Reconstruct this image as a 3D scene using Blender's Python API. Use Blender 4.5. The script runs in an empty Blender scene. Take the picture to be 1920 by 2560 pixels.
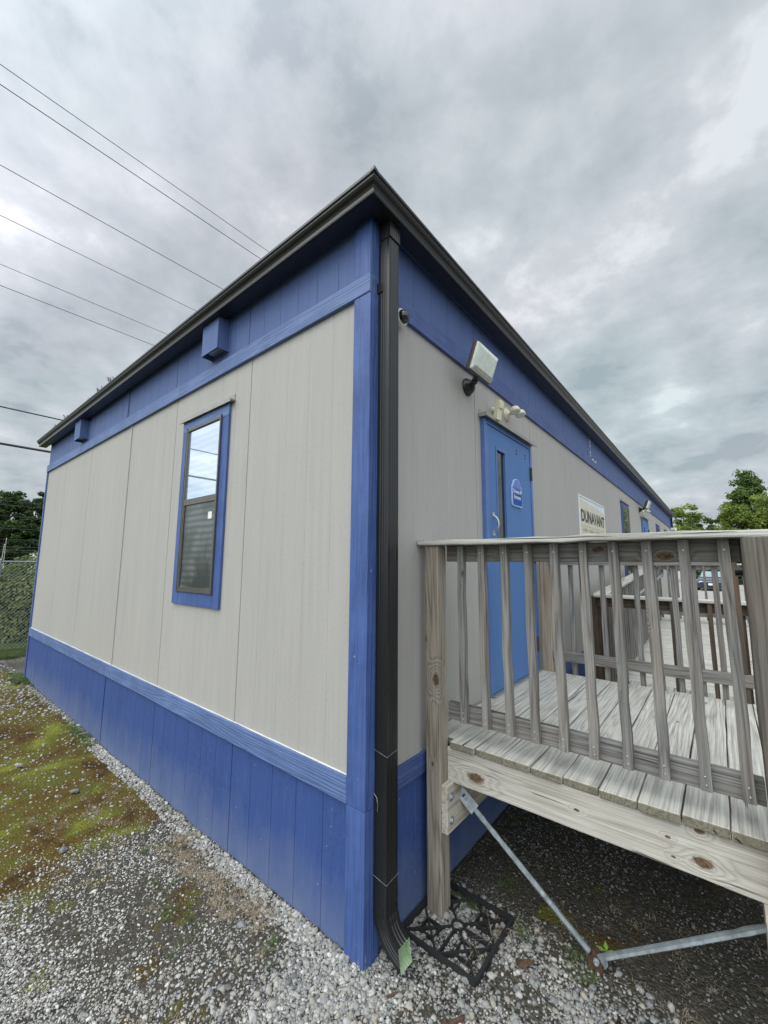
import bpy, bmesh, math, random
import numpy as np
from mathutils import Vector, Matrix
R = math.radians
random.seed(7); rng = np.random.default_rng(11)
scene = bpy.context.scene
col = scene.collection

# ---------------------------------------------------------------- camera
H = 1.83
f_px, yaw, pitch, roll = 1010.563, 0.6887232, 0.128482, 0.0061674
F = Vector((-math.sin(yaw)*math.cos(pitch), math.cos(yaw)*math.cos(pitch), math.sin(pitch)))
Rt = Vector((math.cos(yaw), math.sin(yaw), 0)); Up = Rt.cross(F)
R2 = Rt*math.cos(roll) + Up*math.sin(roll); U2 = Up*math.cos(roll) - Rt*math.sin(roll)
cd = bpy.data.cameras.new('camera'); cam = bpy.data.objects.new('camera', cd); col.objects.link(cam)
cam.matrix_world = Matrix(((R2.x, U2.x, -F.x, 1.389196), (R2.y, U2.y, -F.y, -1.553833), (R2.z, U2.z, -F.z, H), (0, 0, 0, 1)))
cd.sensor_fit = 'HORIZONTAL'; cd.sensor_width = 36; cd.lens = f_px/1920*36
cd.clip_start = 0.02; cd.clip_end = 2000
scene.camera = cam

# ---------------------------------------------------------------- sky and sun
SUN = Vector((-0.22, -0.62, 1.15)).normalized()
w = bpy.data.worlds.new('World'); scene.world = w; w.use_nodes = True
nt = w.node_tree; nt.nodes.clear()
def wn(t, **k):
    n = nt.nodes.new(t)
    for a, b in k.items(): setattr(n, a, b)
    return n
out = wn('ShaderNodeOutputWorld'); bg = wn('ShaderNodeBackground')
sky = wn('ShaderNodeTexSky', sky_type='NISHITA'); sky.sun_disc = False
sky.sun_elevation = math.asin(SUN.z); sky.sun_rotation = math.atan2(SUN.x, SUN.y)
sky.air_density = 1.2; sky.dust_density = 2.0
tc = wn('ShaderNodeTexCoord'); sep = wn('ShaderNodeSeparateXYZ'); nt.links.new(tc.outputs['Generated'], sep.inputs[0])
def wm(op, a, b=None, c=None):
    n = wn('ShaderNodeMath', operation=op)
    for i, v in enumerate((a, b, c)):
        if v is None: continue
        if isinstance(v, (int, float)): n.inputs[i].default_value = v
        else: nt.links.new(v, n.inputs[i])
    return n.outputs[0]
zz = wm('ADD', wm('MAXIMUM', sep.outputs[2], 0.0), 0.30)
cx = wm('DIVIDE', sep.outputs[0], zz); cy = wm('DIVIDE', sep.outputs[1], zz)
cmb = wn('ShaderNodeCombineXYZ'); nt.links.new(cx, cmb.inputs[0]); nt.links.new(cy, cmb.inputs[1])
def wnoise(scale, det, dist, off, rough=.55):
    mp = wn('ShaderNodeMapping'); mp.inputs['Location'].default_value = off
    nt.links.new(cmb.outputs[0], mp.inputs[0])
    n = wn('ShaderNodeTexNoise'); n.inputs['Scale'].default_value = scale; n.inputs['Detail'].default_value = det
    n.inputs['Distortion'].default_value = dist; n.inputs['Roughness'].default_value = rough
    nt.links.new(mp.outputs[0], n.inputs[0]); return n.outputs[0]
n1 = wnoise(1.7, 3, .0, (3.1, 7.7, 0), .5); n2 = wnoise(5.2, 7, .10, (11.3, 2.2, 0), .60); n3 = wnoise(1.1, 2, 0, (5.7, 1.9, 4))
s = wm('ADD', wm('MULTIPLY', n1, .52), wm('MULTIPLY', n2, .48))
rmp = wn('ShaderNodeValToRGB'); nt.links.new(s, rmp.inputs[0])
e = rmp.color_ramp.elements
e[0].position = .40; e[0].color = (.47, .53, .575, 1); e[1].position = .615; e[1].color = (.94, .98, 1.02, 1)
for p_, c_ in ((.44, (.565, .62, .66, 1)), (.50, (.65, .70, .74, 1)), (.565, (.76, .80, .84, 1))):
    el = e.new(p_); el.color = c_
tint = wn('ShaderNodeValToRGB'); nt.links.new(n3, tint.inputs[0])
tint.color_ramp.elements[0].position = .40; tint.color_ramp.elements[0].color = (.93, 1.0, .985, 1)
tint.color_ramp.elements[1].position = .62; tint.color_ramp.elements[1].color = (1.01, .985, 1.0, 1)
mul = wn('ShaderNodeMix', data_type='RGBA', blend_type='MULTIPLY'); mul.inputs[0].default_value = 1
nt.links.new(rmp.outputs[0], mul.inputs[6]); nt.links.new(tint.outputs[0], mul.inputs[7])
# sky boosted on the unseen side behind the camera, to brighten the walls
dt = wn('ShaderNodeVectorMath', operation='DOT_PRODUCT'); nt.links.new(tc.outputs['Generated'], dt.inputs[0]); dt.inputs[1].default_value = (.22, -.86, .46)
brt = wm('MULTIPLY_ADD', wm('MAXIMUM', wm('ADD', dt.outputs['Value'], .15), 0), 1.9, 1.0)
sc = wn('ShaderNodeVectorMath', operation='SCALE'); nt.links.new(mul.outputs[2], sc.inputs[0]); nt.links.new(brt, sc.inputs[3])
sc2 = wn('ShaderNodeVectorMath', operation='SCALE'); nt.links.new(sc.outputs[0], sc2.inputs[0]); sc2.inputs[3].default_value = 6.4
mix = wn('ShaderNodeMix', data_type='RGBA'); mix.inputs[0].default_value = .93
nt.links.new(sky.outputs[0], mix.inputs[6]); nt.links.new(sc2.outputs[0], mix.inputs[7])
nt.links.new(mix.outputs[2], bg.inputs[0]); bg.inputs[1].default_value = 0.1
nt.links.new(bg.outputs[0], out.inputs[0])
sd = bpy.data.lights.new('sun', 'SUN'); sd.energy = 1.5; sd.angle = R(65); sd.color = (1, .965, .91)
so = bpy.data.objects.new('sun', sd); col.objects.link(so)
so.rotation_euler = SUN.to_track_quat('Z', 'Y').to_euler()
vs = scene.view_settings; vs.view_transform = 'Standard'; vs.look = 'None'; vs.exposure = 0.46; vs.gamma = 1
scene.render.resolution_x = 768; scene.render.resolution_y = 1024
scene.render.engine = 'CYCLES'

# ---------------------------------------------------------------- materials
MATS = {}
class NT:
    def __init__(s, name):
        s.m = bpy.data.materials.new(name); s.m.use_nodes = True; s.t = s.m.node_tree
        s.b = s.t.nodes['Principled BSDF']; s.out = s.t.nodes['Material Output']; MATS[name] = s.m
    def n(s, t, **k):
        x = s.t.nodes.new(t)
        for a, b in k.items(): setattr(x, a, b)
        return x
    def l(s, a, b): s.t.links.new(a, b)
    def math(s, op, a, b=None, c=None, clamp=False):
        n = s.n('ShaderNodeMath', operation=op, use_clamp=clamp)
        for i, v in enumerate((a, b, c)):
            if v is None: continue
            if isinstance(v, (int, float)): n.inputs[i].default_value = v
            else: s.l(v, n.inputs[i])
        return n.outputs[0]
    def coord(s, scale=(1, 1, 1), rnd=False, kind='Object'):
        tc = s.n('ShaderNodeTexCoord'); o = tc.outputs[kind]
        if rnd:
            oi = s.n('ShaderNodeObjectInfo'); v = s.n('ShaderNodeVectorMath', operation='SCALE')
            cb = s.n('ShaderNodeCombineXYZ'); cb.inputs[0].default_value = 13.7; cb.inputs[1].default_value = 37.1; cb.inputs[2].default_value = 71.3
            s.l(cb.outputs[0], v.inputs[0]); s.l(oi.outputs['Random'], v.inputs[3])
            a = s.n('ShaderNodeVectorMath', operation='ADD'); s.l(o, a.inputs[0]); s.l(v.outputs[0], a.inputs[1]); o = a.outputs[0]
        mp = s.n('ShaderNodeMapping'); mp.inputs['Scale'].default_value = scale; s.l(o, mp.inputs[0]); return mp.outputs[0]
    def noise(s, co, scale, det=3, rough=.55, dist=0):
        n = s.n('ShaderNodeTexNoise'); n.inputs['Scale'].default_value = scale; n.inputs['Detail'].default_value = det
        n.inputs['Roughness'].default_value = rough; n.inputs['Distortion'].default_value = dist; s.l(co, n.inputs[0]); return n.outputs[0]
    def ramp(s, v, *stops):
        r = s.n('ShaderNodeValToRGB'); el = r.color_ramp.elements
        el[0].position = stops[0][0]; el[0].color = tuple(stops[0][1])+(1,); el[1].position = stops[-1][0]; el[1].color = tuple(stops[-1][1])+(1,)
        for p, c in stops[1:-1]: x = el.new(p); x.color = tuple(c)+(1,)
        s.l(v, r.inputs[0]); return r.outputs[0]
    def mix(s, f, a, b, mode='MIX'):
        n = s.n('ShaderNodeMix', data_type='RGBA', blend_type=mode)
        for i, v in ((0, f), (6, a), (7, b)):
            if isinstance(v, (int, float)): n.inputs[i].default_value = v
            elif isinstance(v, tuple): n.inputs[i].default_value = v+(1,)
            else: s.l(v, n.inputs[i])
        return n.outputs[2]
    def bump(s, h, strength=.3, dist=.01):
        b = s.n('ShaderNodeBump'); b.inputs['Strength'].default_value = strength; b.inputs['Distance'].default_value = dist
        s.l(h, b.inputs['Height']); s.l(b.outputs[0], s.b.inputs['Normal'])
    def set(s, col=None, rough=None, metal=None, spec=None):
        for nm, v in (('Base Color', col), ('Roughness', rough), ('Metallic', metal), ('Specular IOR Level', spec)):
            if v is None: continue
            if isinstance(v, tuple): s.b.inputs[nm].default_value = v+(1,)
            elif isinstance(v, (int, float)): s.b.inputs[nm].default_value = v
            else: s.l(v, s.b.inputs[nm])
        return s.m

def plain(name, c, rough=.5, metal=0, var=.12, scale=9, bump=0):
    t = NT(name); co = t.coord(); n = t.noise(co, scale, 4)
    a = tuple(x*(1-var) for x in c); b = tuple(min(1, x*(1+var)) for x in c)
    t.set(t.ramp(n, (.3, a), (.7, b)), rough, metal)
    if bump: t.bump(t.noise(co, scale*12, 3), bump, .002)
    return t.m

def siding(name, c, streak, var, sx=(1, 1, .05), speck=0, dirt=(.3, .29, .27), dz=None):
    """painted plywood sheet: vertical streaks, fine stucco-like grain, weather stains"""
    t = NT(name); co = t.coord(sx); n = t.noise(co, 22, 5, .65); n2 = t.noise(t.coord((1, 1, .35)), 1.3, 4, .6)
    fine = t.noise(t.coord((1, 1, .22)), 240, 3, .6); g = t.noise(t.coord((1, 1, .04)), 75, 4, .7, .3)
    a = tuple(x*(1-var) for x in c); b = tuple(min(1, x*(1+var)) for x in c)
    k = t.ramp(n, (.3, a), (.55, c), (.75, b))
    st = t.noise(t.coord((1, 1, .035)), 26, 5, .75)
    k = t.mix(.55, k, t.ramp(st, (.30, tuple(x*.74 for x in c)), (.52, c), (.70, tuple(min(1, x*1.12) for x in c))))
    k = t.mix(t.math('MULTIPLY', t.ramp(g, (.56, (0, 0, 0)), (.74, (1, 1, 1))), streak), k, dirt)
    k = t.mix(.35, k, t.ramp(n2, (.3, tuple(x*.82 for x in c)), (.7, tuple(min(1, x*1.12) for x in c))))
    k = t.mix(.30, k, t.ramp(fine, (.35, tuple(x*.78 for x in c)), (.65, tuple(min(1, x*1.2) for x in c))))
    if speck:
        bl_ = t.noise(t.coord((1, 1, .8)), 38, 4, .7); zone = t.ramp(t.noise(t.coord(), 1.7, 2), (.42, (0, 0, 0)), (.60, (1, 1, 1)))
        k = t.mix(t.math('MULTIPLY', t.math('MULTIPLY', t.ramp(bl_, (.50, (0, 0, 0)), (.60, (1, 1, 1))), zone), .55), k, tuple(x*.62 for x in c))
        sp = t.noise(t.coord((1, 1, 1)), 34, 2, .5); m = t.ramp(sp, (.73, (0, 0, 0)), (.76, (1, 1, 1)))
        k = t.mix(t.math('MULTIPLY', m, speck), k, (.5, .52, .56))
    if dz:
        # splashed soil at the foot of the skirting
        tc = t.n('ShaderNodeTexCoord'); sp_ = t.n('ShaderNodeSeparateXYZ'); t.l(tc.outputs['Object'], sp_.inputs[0])
        nz = t.noise(t.coord((1, 1, .5)), 5, 5, .7)
        v = t.math('SUBTRACT', t.math('MULTIPLY_ADD', nz, .55, dz), sp_.outputs[2]); v = t.math('MULTIPLY', v, 2.2, clamp=True)
        k = t.mix(t.math('MULTIPLY', v, .62), k, (.17, .20, .27))
    t.set(k, .62, 0, .35)
    h = t.math('ADD', t.math('MULTIPLY', fine, .5), t.math('MULTIPLY', g, .8)); t.bump(h, .35, .004); return t.m

def trimpaint(name, c, axis):
    """painted embossed hardboard trim with raised wood grain along one axis"""
    t = NT(name); s = {'x': (.035, 1, 1), 'y': (1, .035, 1), 'z': (1, 1, .035)}[axis]
    co = t.coord(s, True); n = t.noise(co, 11, 2, .5, .2)
    ring = t.math('POWER', t.math('PINGPONG', t.math('MULTIPLY', n, 26), 1), 1.5)
    big = t.noise(t.coord((1, 1, 1), True), 3.5, 5, .7)
    k = t.mix(t.math('MULTIPLY', ring, .50), tuple(c), tuple(x*.52 for x in c))
    k = t.mix(t.ramp(big, (.40, (0, 0, 0)), (.85, (.5, .5, .5))), k, tuple(min(1, x*1.5+.05) for x in c))
    chip = t.noise(t.coord((1, 1, 1), True), 30, 3, .6)
    k = t.mix(t.ramp(chip, (.735, (0, 0, 0)), (.76, (.7, .7, .7))), k, (.42, .42, .42))
    t.set(k, .55, 0, .4); t.bump(ring, .5, .004); return t.m

def wood(name, light, dark, axis, brown=.0, ringk=13, green=0, rough=.85, knots=()):
    t = NT(name)
    st = {'x': (.05, 1, 1), 'y': (1, .05, 1), 'z': (1, 1, .05)}[axis]
    ks = {'x': (.40, 1, 1), 'y': (1, .40, 1), 'z': (1, 1, .40)}[axis]
    co = t.coord(st, True)
    vor = t.n('ShaderNodeTexVoronoi'); vor.inputs['Scale'].default_value = 4.2; t.l(t.coord(ks, True), vor.inputs[0])
    knot = t.ramp(vor.outputs['Distance'], (.02, (1, 1, 1)), (.11, (0, 0, 0)))
    n = t.noise(co, 7, 2.5, .5, .3)
    warp = t.math('ADD', n, t.math('MULTIPLY', knot, .35)); kcore = None
    for (kx, ky, kz, kr) in knots:        # single big knots, in the part's own coordinates
        tcn = t.n('ShaderNodeTexCoord'); v = t.n('ShaderNodeVectorMath', operation='SUBTRACT'); t.l(tcn.outputs['Object'], v.inputs[0]); v.inputs[1].default_value = (kx, ky, kz)
        v2 = t.n('ShaderNodeVectorMath', operation='MULTIPLY'); t.l(v.outputs[0], v2.inputs[0]); v2.inputs[1].default_value = {'x': (.55, 1, 1), 'y': (1, .55, 1), 'z': (1, 1, .55)}[axis]
        ln = t.n('ShaderNodeVectorMath', operation='LENGTH'); t.l(v2.outputs[0], ln.inputs[0])
        wide = t.math('SUBTRACT', 1, t.math('DIVIDE', ln.outputs['Value'], kr*3.2), clamp=True); warp = t.math('ADD', warp, t.math('MULTIPLY', t.math('POWER', wide, 1.5), .55))
        dn = t.math('ADD', ln.outputs['Value'], t.math('MULTIPLY', t.math('SUBTRACT', t.noise(t.coord(), 60, 3), .5), kr*.8)); core = t.math('MULTIPLY', t.math('SUBTRACT', 1, t.math('DIVIDE', dn, kr)), 3, clamp=True)
        kcore = core if kcore is None else t.math('MAXIMUM', kcore, core)
    ring0 = t.math('PINGPONG', t.math('MULTIPLY', warp, ringk), 1); ring = t.math('POWER', ring0, 1.8)
    fib = t.noise(t.coord(tuple(x*.3 if x < 1 else 1 for x in st), True), 150, 4, .7)
    crack = t.noise(t.coord(tuple(x*.5 if x < 1 else 1 for x in st), True), 26, 4, .6, .6)
    k = t.mix(ring, light, dark)
    k = t.mix(.55, k, t.ramp(fib, (.3, tuple(x*.55 for x in dark)), (.7, tuple(min(1, x*1.25) for x in light))))
    big = t.noise(t.coord((1, 1, 1), True), 2.2, 4, .6)
    if brown:
        k = t.mix(t.math('MULTIPLY', t.ramp(big, (.42, (0, 0, 0)), (.66, (1, 1, 1))), brown), k, t.mix(ring, (.30, .185, .11), (.15, .085, .05)))
    if green:
        k = t.mix(t.math('MULTIPLY', t.ramp(t.noise(t.coord((1, 1, 1), True), 5, 4), (.5, (0, 0, 0)), (.75, (1, 1, 1))), green), k, (.13, .14, .07))
    k = t.mix(t.ramp(crack, (.655, (0, 0, 0)), (.69, (.85, .85, .85))), k, (.035, .03, .025))
    k = t.mix(t.ramp(vor.outputs['Distance'], (.02, (.85, .85, .85)), (.045, (0, 0, 0))), k, (.085, .06, .04))
    if kcore is not None: k = t.mix(t.math('MULTIPLY', kcore, .92), k, t.ramp(t.noise(t.coord(), 70, 3, .7), (.38, (.035, .022, .014)), (.52, (.12, .065, .03)), (.68, (.19, .10, .045))))
    oi = t.n('ShaderNodeObjectInfo')
    k = t.mix(1.0, k, t.ramp(oi.outputs['Random'], (0, (.80, .80, .80)), (1, (1.0, 1.0, 1.0))), 'MULTIPLY')
    t.set(k, rough, 0, .2)
    h = t.math('SUBTRACT', t.math('ADD', t.math('MULTIPLY', ring, .4), fib), t.math('MULTIPLY', t.ramp(crack, (.66, (0, 0, 0)), (.72, (1, 1, 1))), 2))
    t.bump(h, .55, .004); return t.m

GREY = (.335, .325, .30)
M_siding = siding('grey_siding', (.402, .384, .360), .8, .15)
M_skirt = siding('blue_skirting', (.038, .078, .245), .85, .28, (1, 1, .06), .35, (.11, .16, .31), .10)
M_frieze = siding('blue_frieze', (.084, .130, .295), .5, .14, (1, 1, .06), 0, (.13, .19, .38))
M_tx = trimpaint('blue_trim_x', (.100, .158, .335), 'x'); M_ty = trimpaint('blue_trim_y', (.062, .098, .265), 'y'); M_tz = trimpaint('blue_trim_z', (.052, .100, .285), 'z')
M_door = siding('blue_door_paint', (.085, .185, .42), .15, .06, (1, 1, .05), 0, (.2, .3, .6))
M_doorframe = plain('blue_frame_paint', (.078, .155, .39), .4)
M_gutter = plain('dark_gutter_metal', (.014, .014, .015), .33, .08, .10, 3)
M_roof = plain('roof_membrane', (.42, .43, .42), .6, 0, .2, 2)
M_under = plain('soffit_paint', (.05, .085, .25), .6)
M_bronze = plain('bronze_aluminium', (.125, .118, .105), .38, .5, .12, 14)
M_dark = plain('black_plastic', (.012, .012, .013), .35, 0, .2, 20)
M_rubber = plain('black_rubber', (.015, .015, .016), .7)
M_galv = plain('galvanised_steel', (.27, .30, .315), .55, .4, .28, 40, .1)
M_rust = plain('rusty_steel', (.095, .050, .032), .85, .2, .4, 60, .4)
M_cream = plain('cream_plastic', (.68, .63, .47), .4, 0, .08, 12)
M_white = plain('white_plastic', (.78, .78, .76), .35)
M_tapered = plain('flashing_grey', (.33, .32, .29), .5, .2, .15, 12)
M_alu = plain('bare_aluminium', (.52, .52, .50), .35, .8, .2, 30)
M_bead = plain('pale_bead', (.60, .585, .54), .8, 0, .15, 8)
M_greenin = plain('pale_green_lining', (.30, .40, .24), .6)
M_mortar = plain('concrete', (.36, .35, .33), .9, 0, .2, 20)
M_browncase = plain('brown_lamp_housing', (.105, .07, .055), .5)
for ax in 'xyz':
    wood('rail_wood_'+ax, (.315, .305, .29), (.075, .068, .062), ax, .22, 30, .10)
    wood('deck_wood_'+ax, (.68, .665, .61), (.30, .28, .245), ax, .03, 30, .14)
    wood('post_wood_'+ax, (.42, .355, .28), (.13, .095, .068), ax, .35, 22)
    wood('beam_wood_'+ax, (.64, .59, .51), (.36, .30, .235), ax, .12, 16)
    wood('brown_wood_'+ax, (.13, .105, .085), (.05, .037, .028), ax, .35, 22)
WC = {'rail': ((.28, .27, .25), (.075, .068, .060)), 'post': ((.42, .375, .315), (.12, .095, .072)), 'beam': ((.60, .57, .51), (.36, .32, .27))}
wood('front_post_wood', *WC['post'], 'z', .22, 28, knots=((.069, 0, 1.19, .024), (.004, 0, 1.405, .011), (.044, 0, .745, .008)))
wood('dark_post_wood', (.20, .185, .165), (.065, .055, .045), 'z', .25, 26)
wood('rim_beam_wood', *WC['beam'], 'x', .10, 16, knots=((.17, 0, .065, .030), (.667, 0, .088, .008), (1.007, 0, .111, .007), (1.02, 0, .045, .006), (1.113, 0, .062, .022), (1.11, 0, .172, .012)))
wood('front_top_rail_wood', *WC['rail'], 'x', .22, 26, .35, knots=((.816, 0, .055, .016), (1.075, 0, .02, .020), (.35, 0, .03, .010)))
def W(k, ax): return MATS[f'{k}_wood_{ax}']

t = NT('window_glass'); t.set((.035, .045, .05), .03, .75, .9); t.b.inputs['IOR'].default_value = 1.9
t.b.inputs['Coat Weight'].default_value = 1; t.b.inputs['Coat IOR'].default_value = 2.2; t.b.inputs['Coat Roughness'].default_value = .02
sp = t.n('ShaderNodeSeparateXYZ'); tcn = t.n('ShaderNodeTexCoord'); t.l(tcn.outputs['Object'], sp.inputs[0])
bl = t.math('PINGPONG', t.math('MULTIPLY', sp.outputs[2], 40), 1)        # the slats of the blind behind the glass
t.l(t.mix(bl, (.62, .74, .86), (.50, .64, .80)), t.b.inputs['Base Color'])
M_glass = t.m
t = NT('insect_screen_glass'); tcn = t.n('ShaderNodeTexCoord'); sp = t.n('ShaderNodeSeparateXYZ'); t.l(tcn.outputs['Object'], sp.inputs[0])
bl = t.math('PINGPONG', t.math('MULTIPLY', t.math('ADD', sp.outputs[2], t.math('MULTIPLY', t.noise(t.coord(), 5, 2), .02)), 40), 1)
nn = t.noise(t.coord((1, 1, .6)), 4, 3)
k = t.mix(bl, (.15, .17, .165), (.05, .06, .055)); k = t.mix(t.ramp(nn, (.4, (0, 0, 0)), (.6, (1, 1, 1))), k, (.035, .04, .038))
t.set(k, .28, 0, .45); M_screen = t.m
t = NT('dark_glass'); t.set((.012, .018, .018), .04, 0, .7); M_dglass = t.m
t = NT('lamp_glass'); co = t.coord(); t.set(t.ramp(t.noise(co, 25, 3), (.3, (.60, .66, .58)), (.7, (.78, .82, .74))), .18, 0, .6); M_lampglass = t.m
t = NT('dome_glass'); t.set((.02, .022, .022), .05, 0, .8); M_dome = t.m

# ---------------------------------------------------------------- helpers
class MB:
    def __init__(s): s.v = []; s.f = []; s.mi = []; s.sm = []
    def add(s, vs, fs, mi=0, smooth=False):
        o = len(s.v); s.v += [tuple(map(float, v)) for v in vs]
        for f in fs: s.f.append(tuple(i+o for i in f)); s.mi.append(mi); s.sm.append(smooth)
    def box(s, x0, x1, y0, y1, z0, z1, mi=0, M=None):
        vs = [(x, y, z) for x in (x0, x1) for y in (y0, y1) for z in (z0, z1)]
        if M is not None: vs = [tuple(M @ Vector(v)) for v in vs]
        s.add(vs, [(0, 1, 3, 2), (4, 6, 7, 5), (0, 4, 5, 1), (2, 3, 7, 6), (0, 2, 6, 4), (1, 5, 7, 3)], mi); return s
    def tube(s, pts, r, n=8, mi=0, smooth=True, cap=True):
        pts = [Vector(p) for p in pts]; rings = []
        rr = r if isinstance(r, (list, tuple)) else [r]*len(pts)
        prev = None
        for i, p in enumerate(pts):
            d = (pts[min(i+1, len(pts)-1)]-pts[max(i-1, 0)]).normalized()
            a = prev if prev is not None else (Vector((0, 0, 1)) if abs(d.z) < .9 else Vector((1, 0, 0)))
            a = (a - d*a.dot(d)).normalized(); prev = a; b = d.cross(a)
            rings.append([p+(a*math.cos(2*math.pi*k/n)+b*math.sin(2*math.pi*k/n))*rr[i] for k in range(n)])
        vs = [v for q in rings for v in q]; fs = []
        for i in range(len(pts)-1):
            for k in range(n):
                k2 = (k+1) % n; fs.append((i*n+k, i*n+k2, (i+1)*n+k2, (i+1)*n+k))
        s.add(vs, fs, mi, smooth)
        if cap: s.add(rings[0][::-1], [tuple(range(n))], mi); s.add(rings[-1], [tuple(range(n))], mi)
        return s
    def lathe(s, o, axis, prof, n=20, mi=0, smooth=True):
        o = Vector(o); d = Vector(axis).normalized(); a = Vector((0, 0, 1)) if abs(d.z) < .9 else Vector((1, 0, 0))
        a = (a-d*a.dot(d)).normalized(); b = d.cross(a); vs = []
        for r, h in prof: vs += [o+d*h+(a*math.cos(2*math.pi*k/n)+b*math.sin(2*math.pi*k/n))*r for k in range(n)]
        fs = [(i*n+k, i*n+(k+1) % n, (i+1)*n+(k+1) % n, (i+1)*n+k) for i in range(len(prof)-1) for k in range(n)]
        s.add(vs, fs, mi, smooth); s.add(vs[:n][::-1], [tuple(range(n))], mi); s.add(vs[-n:], [tuple(range(n))], mi); return s
    def prism(s, poly, a, b, ax='x', mi=0):
        """poly is a list of 2-D points, extruded from a to b along ax"""
        def P(u, v, h): return {'x': (h, u, v), 'y': (u, h, v), 'z': (u, v, h)}[ax]
        n = len(poly); vs = [P(u, v, a) for u, v in poly]+[P(u, v, b) for u, v in poly]
        s.add(vs, [tuple(range(n))[::-1], tuple(range(n, 2*n))]+[(i, (i+1) % n, n+(i+1) % n, n+i) for i in range(n)], mi); return s
def obj(name, mb, mat, parent=None, bevel=0, org=(0, 0, 0), label=None, fix=True):
    me = bpy.data.meshes.new(name); o3 = Vector(org)
    me.from_pydata([(v[0]-o3.x, v[1]-o3.y, v[2]-o3.z) for v in mb.v], [], mb.f); me.update()
    for m in (mat if isinstance(mat, (list, tuple)) else [mat]): me.materials.append(m)
    me.polygons.foreach_set('material_index', mb.mi); me.polygons.foreach_set('use_smooth', mb.sm)
    if fix:
        bm = bmesh.new(); bm.from_mesh(me); bmesh.ops.recalc_face_normals(bm, faces=bm.faces); bm.to_mesh(me); bm.free()
    o = bpy.data.objects.new(name, me); col.objects.link(o)
    o.location = o3
    if parent is not None:
        o.parent = parent; base = Vector((0, 0, 0)); p = parent
        while p is not None: base += p.location; p = p.parent
        o.location = o3-base
    if bevel:
        b = o.modifiers.new('bevel', 'BEVEL'); b.width = bevel; b.segments = 2; b.limit_method = 'ANGLE'
    if label: o['label'] = label
    return o
def tag(o, label, cat, group=None, kind=None):
    o['label'] = label; o['category'] = cat
    if group: o['group'] = group
    if kind: o['kind'] = kind
    return o
def struct(o): o['kind'] = 'structure'; return o
def thing(name, loc, label, cat, group=None):
    o = bpy.data.objects.new(name, None); o.empty_display_size = .1; col.objects.link(o); o.location = loc
    return tag(o, label, cat, group)
def copy_tree(o, parent=None):
    c = o.copy(); col.objects.link(c); c.parent = parent
    for ch in list(o.children): copy_tree(ch, c)
    return c
def text_mb(mb, body, y0, y1, z0, z1, x, mi=0, bold=.012):
    cu = bpy.data.curves.new('t', 'FONT'); cu.body = body; cu.offset = bold; cu.resolution_u = 3
    to = bpy.data.objects.new('t', cu); me = bpy.data.meshes.new_from_object(to)
    vs = np.array([v.co[:] for v in me.vertices]); a = vs.min(0); b = vs.max(0)
    P = [(x, y0+(v[0]-a[0])/(b[0]-a[0])*(y1-y0), z0+(v[1]-a[1])/(b[1]-a[1])*(z1-z0)) for v in vs]
    mb.add(P, [tuple(p.vertices) for p in me.polygons], mi)
    bpy.data.objects.remove(to); bpy.data.curves.remove(cu); bpy.data.meshes.remove(me)
def vnoise(x, y, s, seed=0):
    x = np.asarray(x)*s; y = np.asarray(y)*s; xi = np.floor(x).astype(int); yi = np.floor(y).astype(int); fx = x-xi; fy = y-yi
    fx = fx*fx*(3-2*fx); fy = fy*fy*(3-2*fy)
    def h(a, b):
        n = (a*374761393+b*668265263+seed*974634777) & 0xffffffff; n = ((n ^ (n >> 13))*1274126177) & 0xffffffff; return ((n ^ (n >> 16)) & 0xffff)/65535
    return (h(xi, yi)*(1-fx)+h(xi+1, yi)*fx)*(1-fy)+(h(xi, yi+1)*(1-fx)+h(xi+1, yi+1)*fx)*fy
def fbm(x, y, s, o=4, seed=0):
    r = 0; a = .5; t_ = 0
    for i in range(o): r = r+a*vnoise(x, y, s*2**i, seed+i*17); t_ += a; a *= .55
    return r/t_
def sstep(a, b, x): t_ = np.clip((x-a)/(b-a), 0, 1); return t_*t_*(3-2*t_)

# ---------------------------------------------------------------- ground
def moss_at(x, y):
    n = fbm(x, y, 1.3, 4, 3); m = sstep(-1.25, -2.1, x+(n-.5)*1.6-.35*sstep(-.5, -.9, y))*sstep(-.03, -.12, y+(n-.5)*.10)
    m = m*sstep(-9.5, -6.0, x+(n-.5)*2)*(.70+.30*sstep(.30, .5, fbm(x, y, 2.2, 4, 9)))
    spots = sstep(.56, .66, fbm(x, y, 6.5, 4, 21))*.62*sstep(-.15, -.4, x)*sstep(-2.6, -1.2, x)*sstep(.0, -.15, y)*.9
    sp2 = sstep(.64, .72, fbm(x, y, 3.5, 4, 33))*sstep(.1, .5, x)*sstep(2.5, 1.5, y)*.6
    return np.clip(np.maximum(np.maximum(m, spots), sp2), 0, 1)
def dirt_at(x, y):
    n = fbm(x, y, 2.0, 4, 41)
    d = sstep(.42, .62, n)*.7
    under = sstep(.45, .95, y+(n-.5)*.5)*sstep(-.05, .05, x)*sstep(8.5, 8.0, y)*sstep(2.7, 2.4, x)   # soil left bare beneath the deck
    mid = sstep(-.15, -.55, x+(n-.5)*.5)*sstep(-1.15, -.60, y+(n-.5)*.7)*sstep(-.02, -.14, y+(n-.5)*.1)*.95
    return np.clip(np.maximum(np.maximum(d*.6, under*1.05), mid), 0, 1)
def hgt(x, y):
    return (fbm(x, y, 1.2, 3, 5)-.5)*.03+(fbm(x, y, 9, 3, 6)-.5)*.014+moss_at(x, y)*.006+.030*np.exp(-np.abs(np.where(x < 0, y, 9))/.045)*fbm(x, y, 5, 3, 91)
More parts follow.
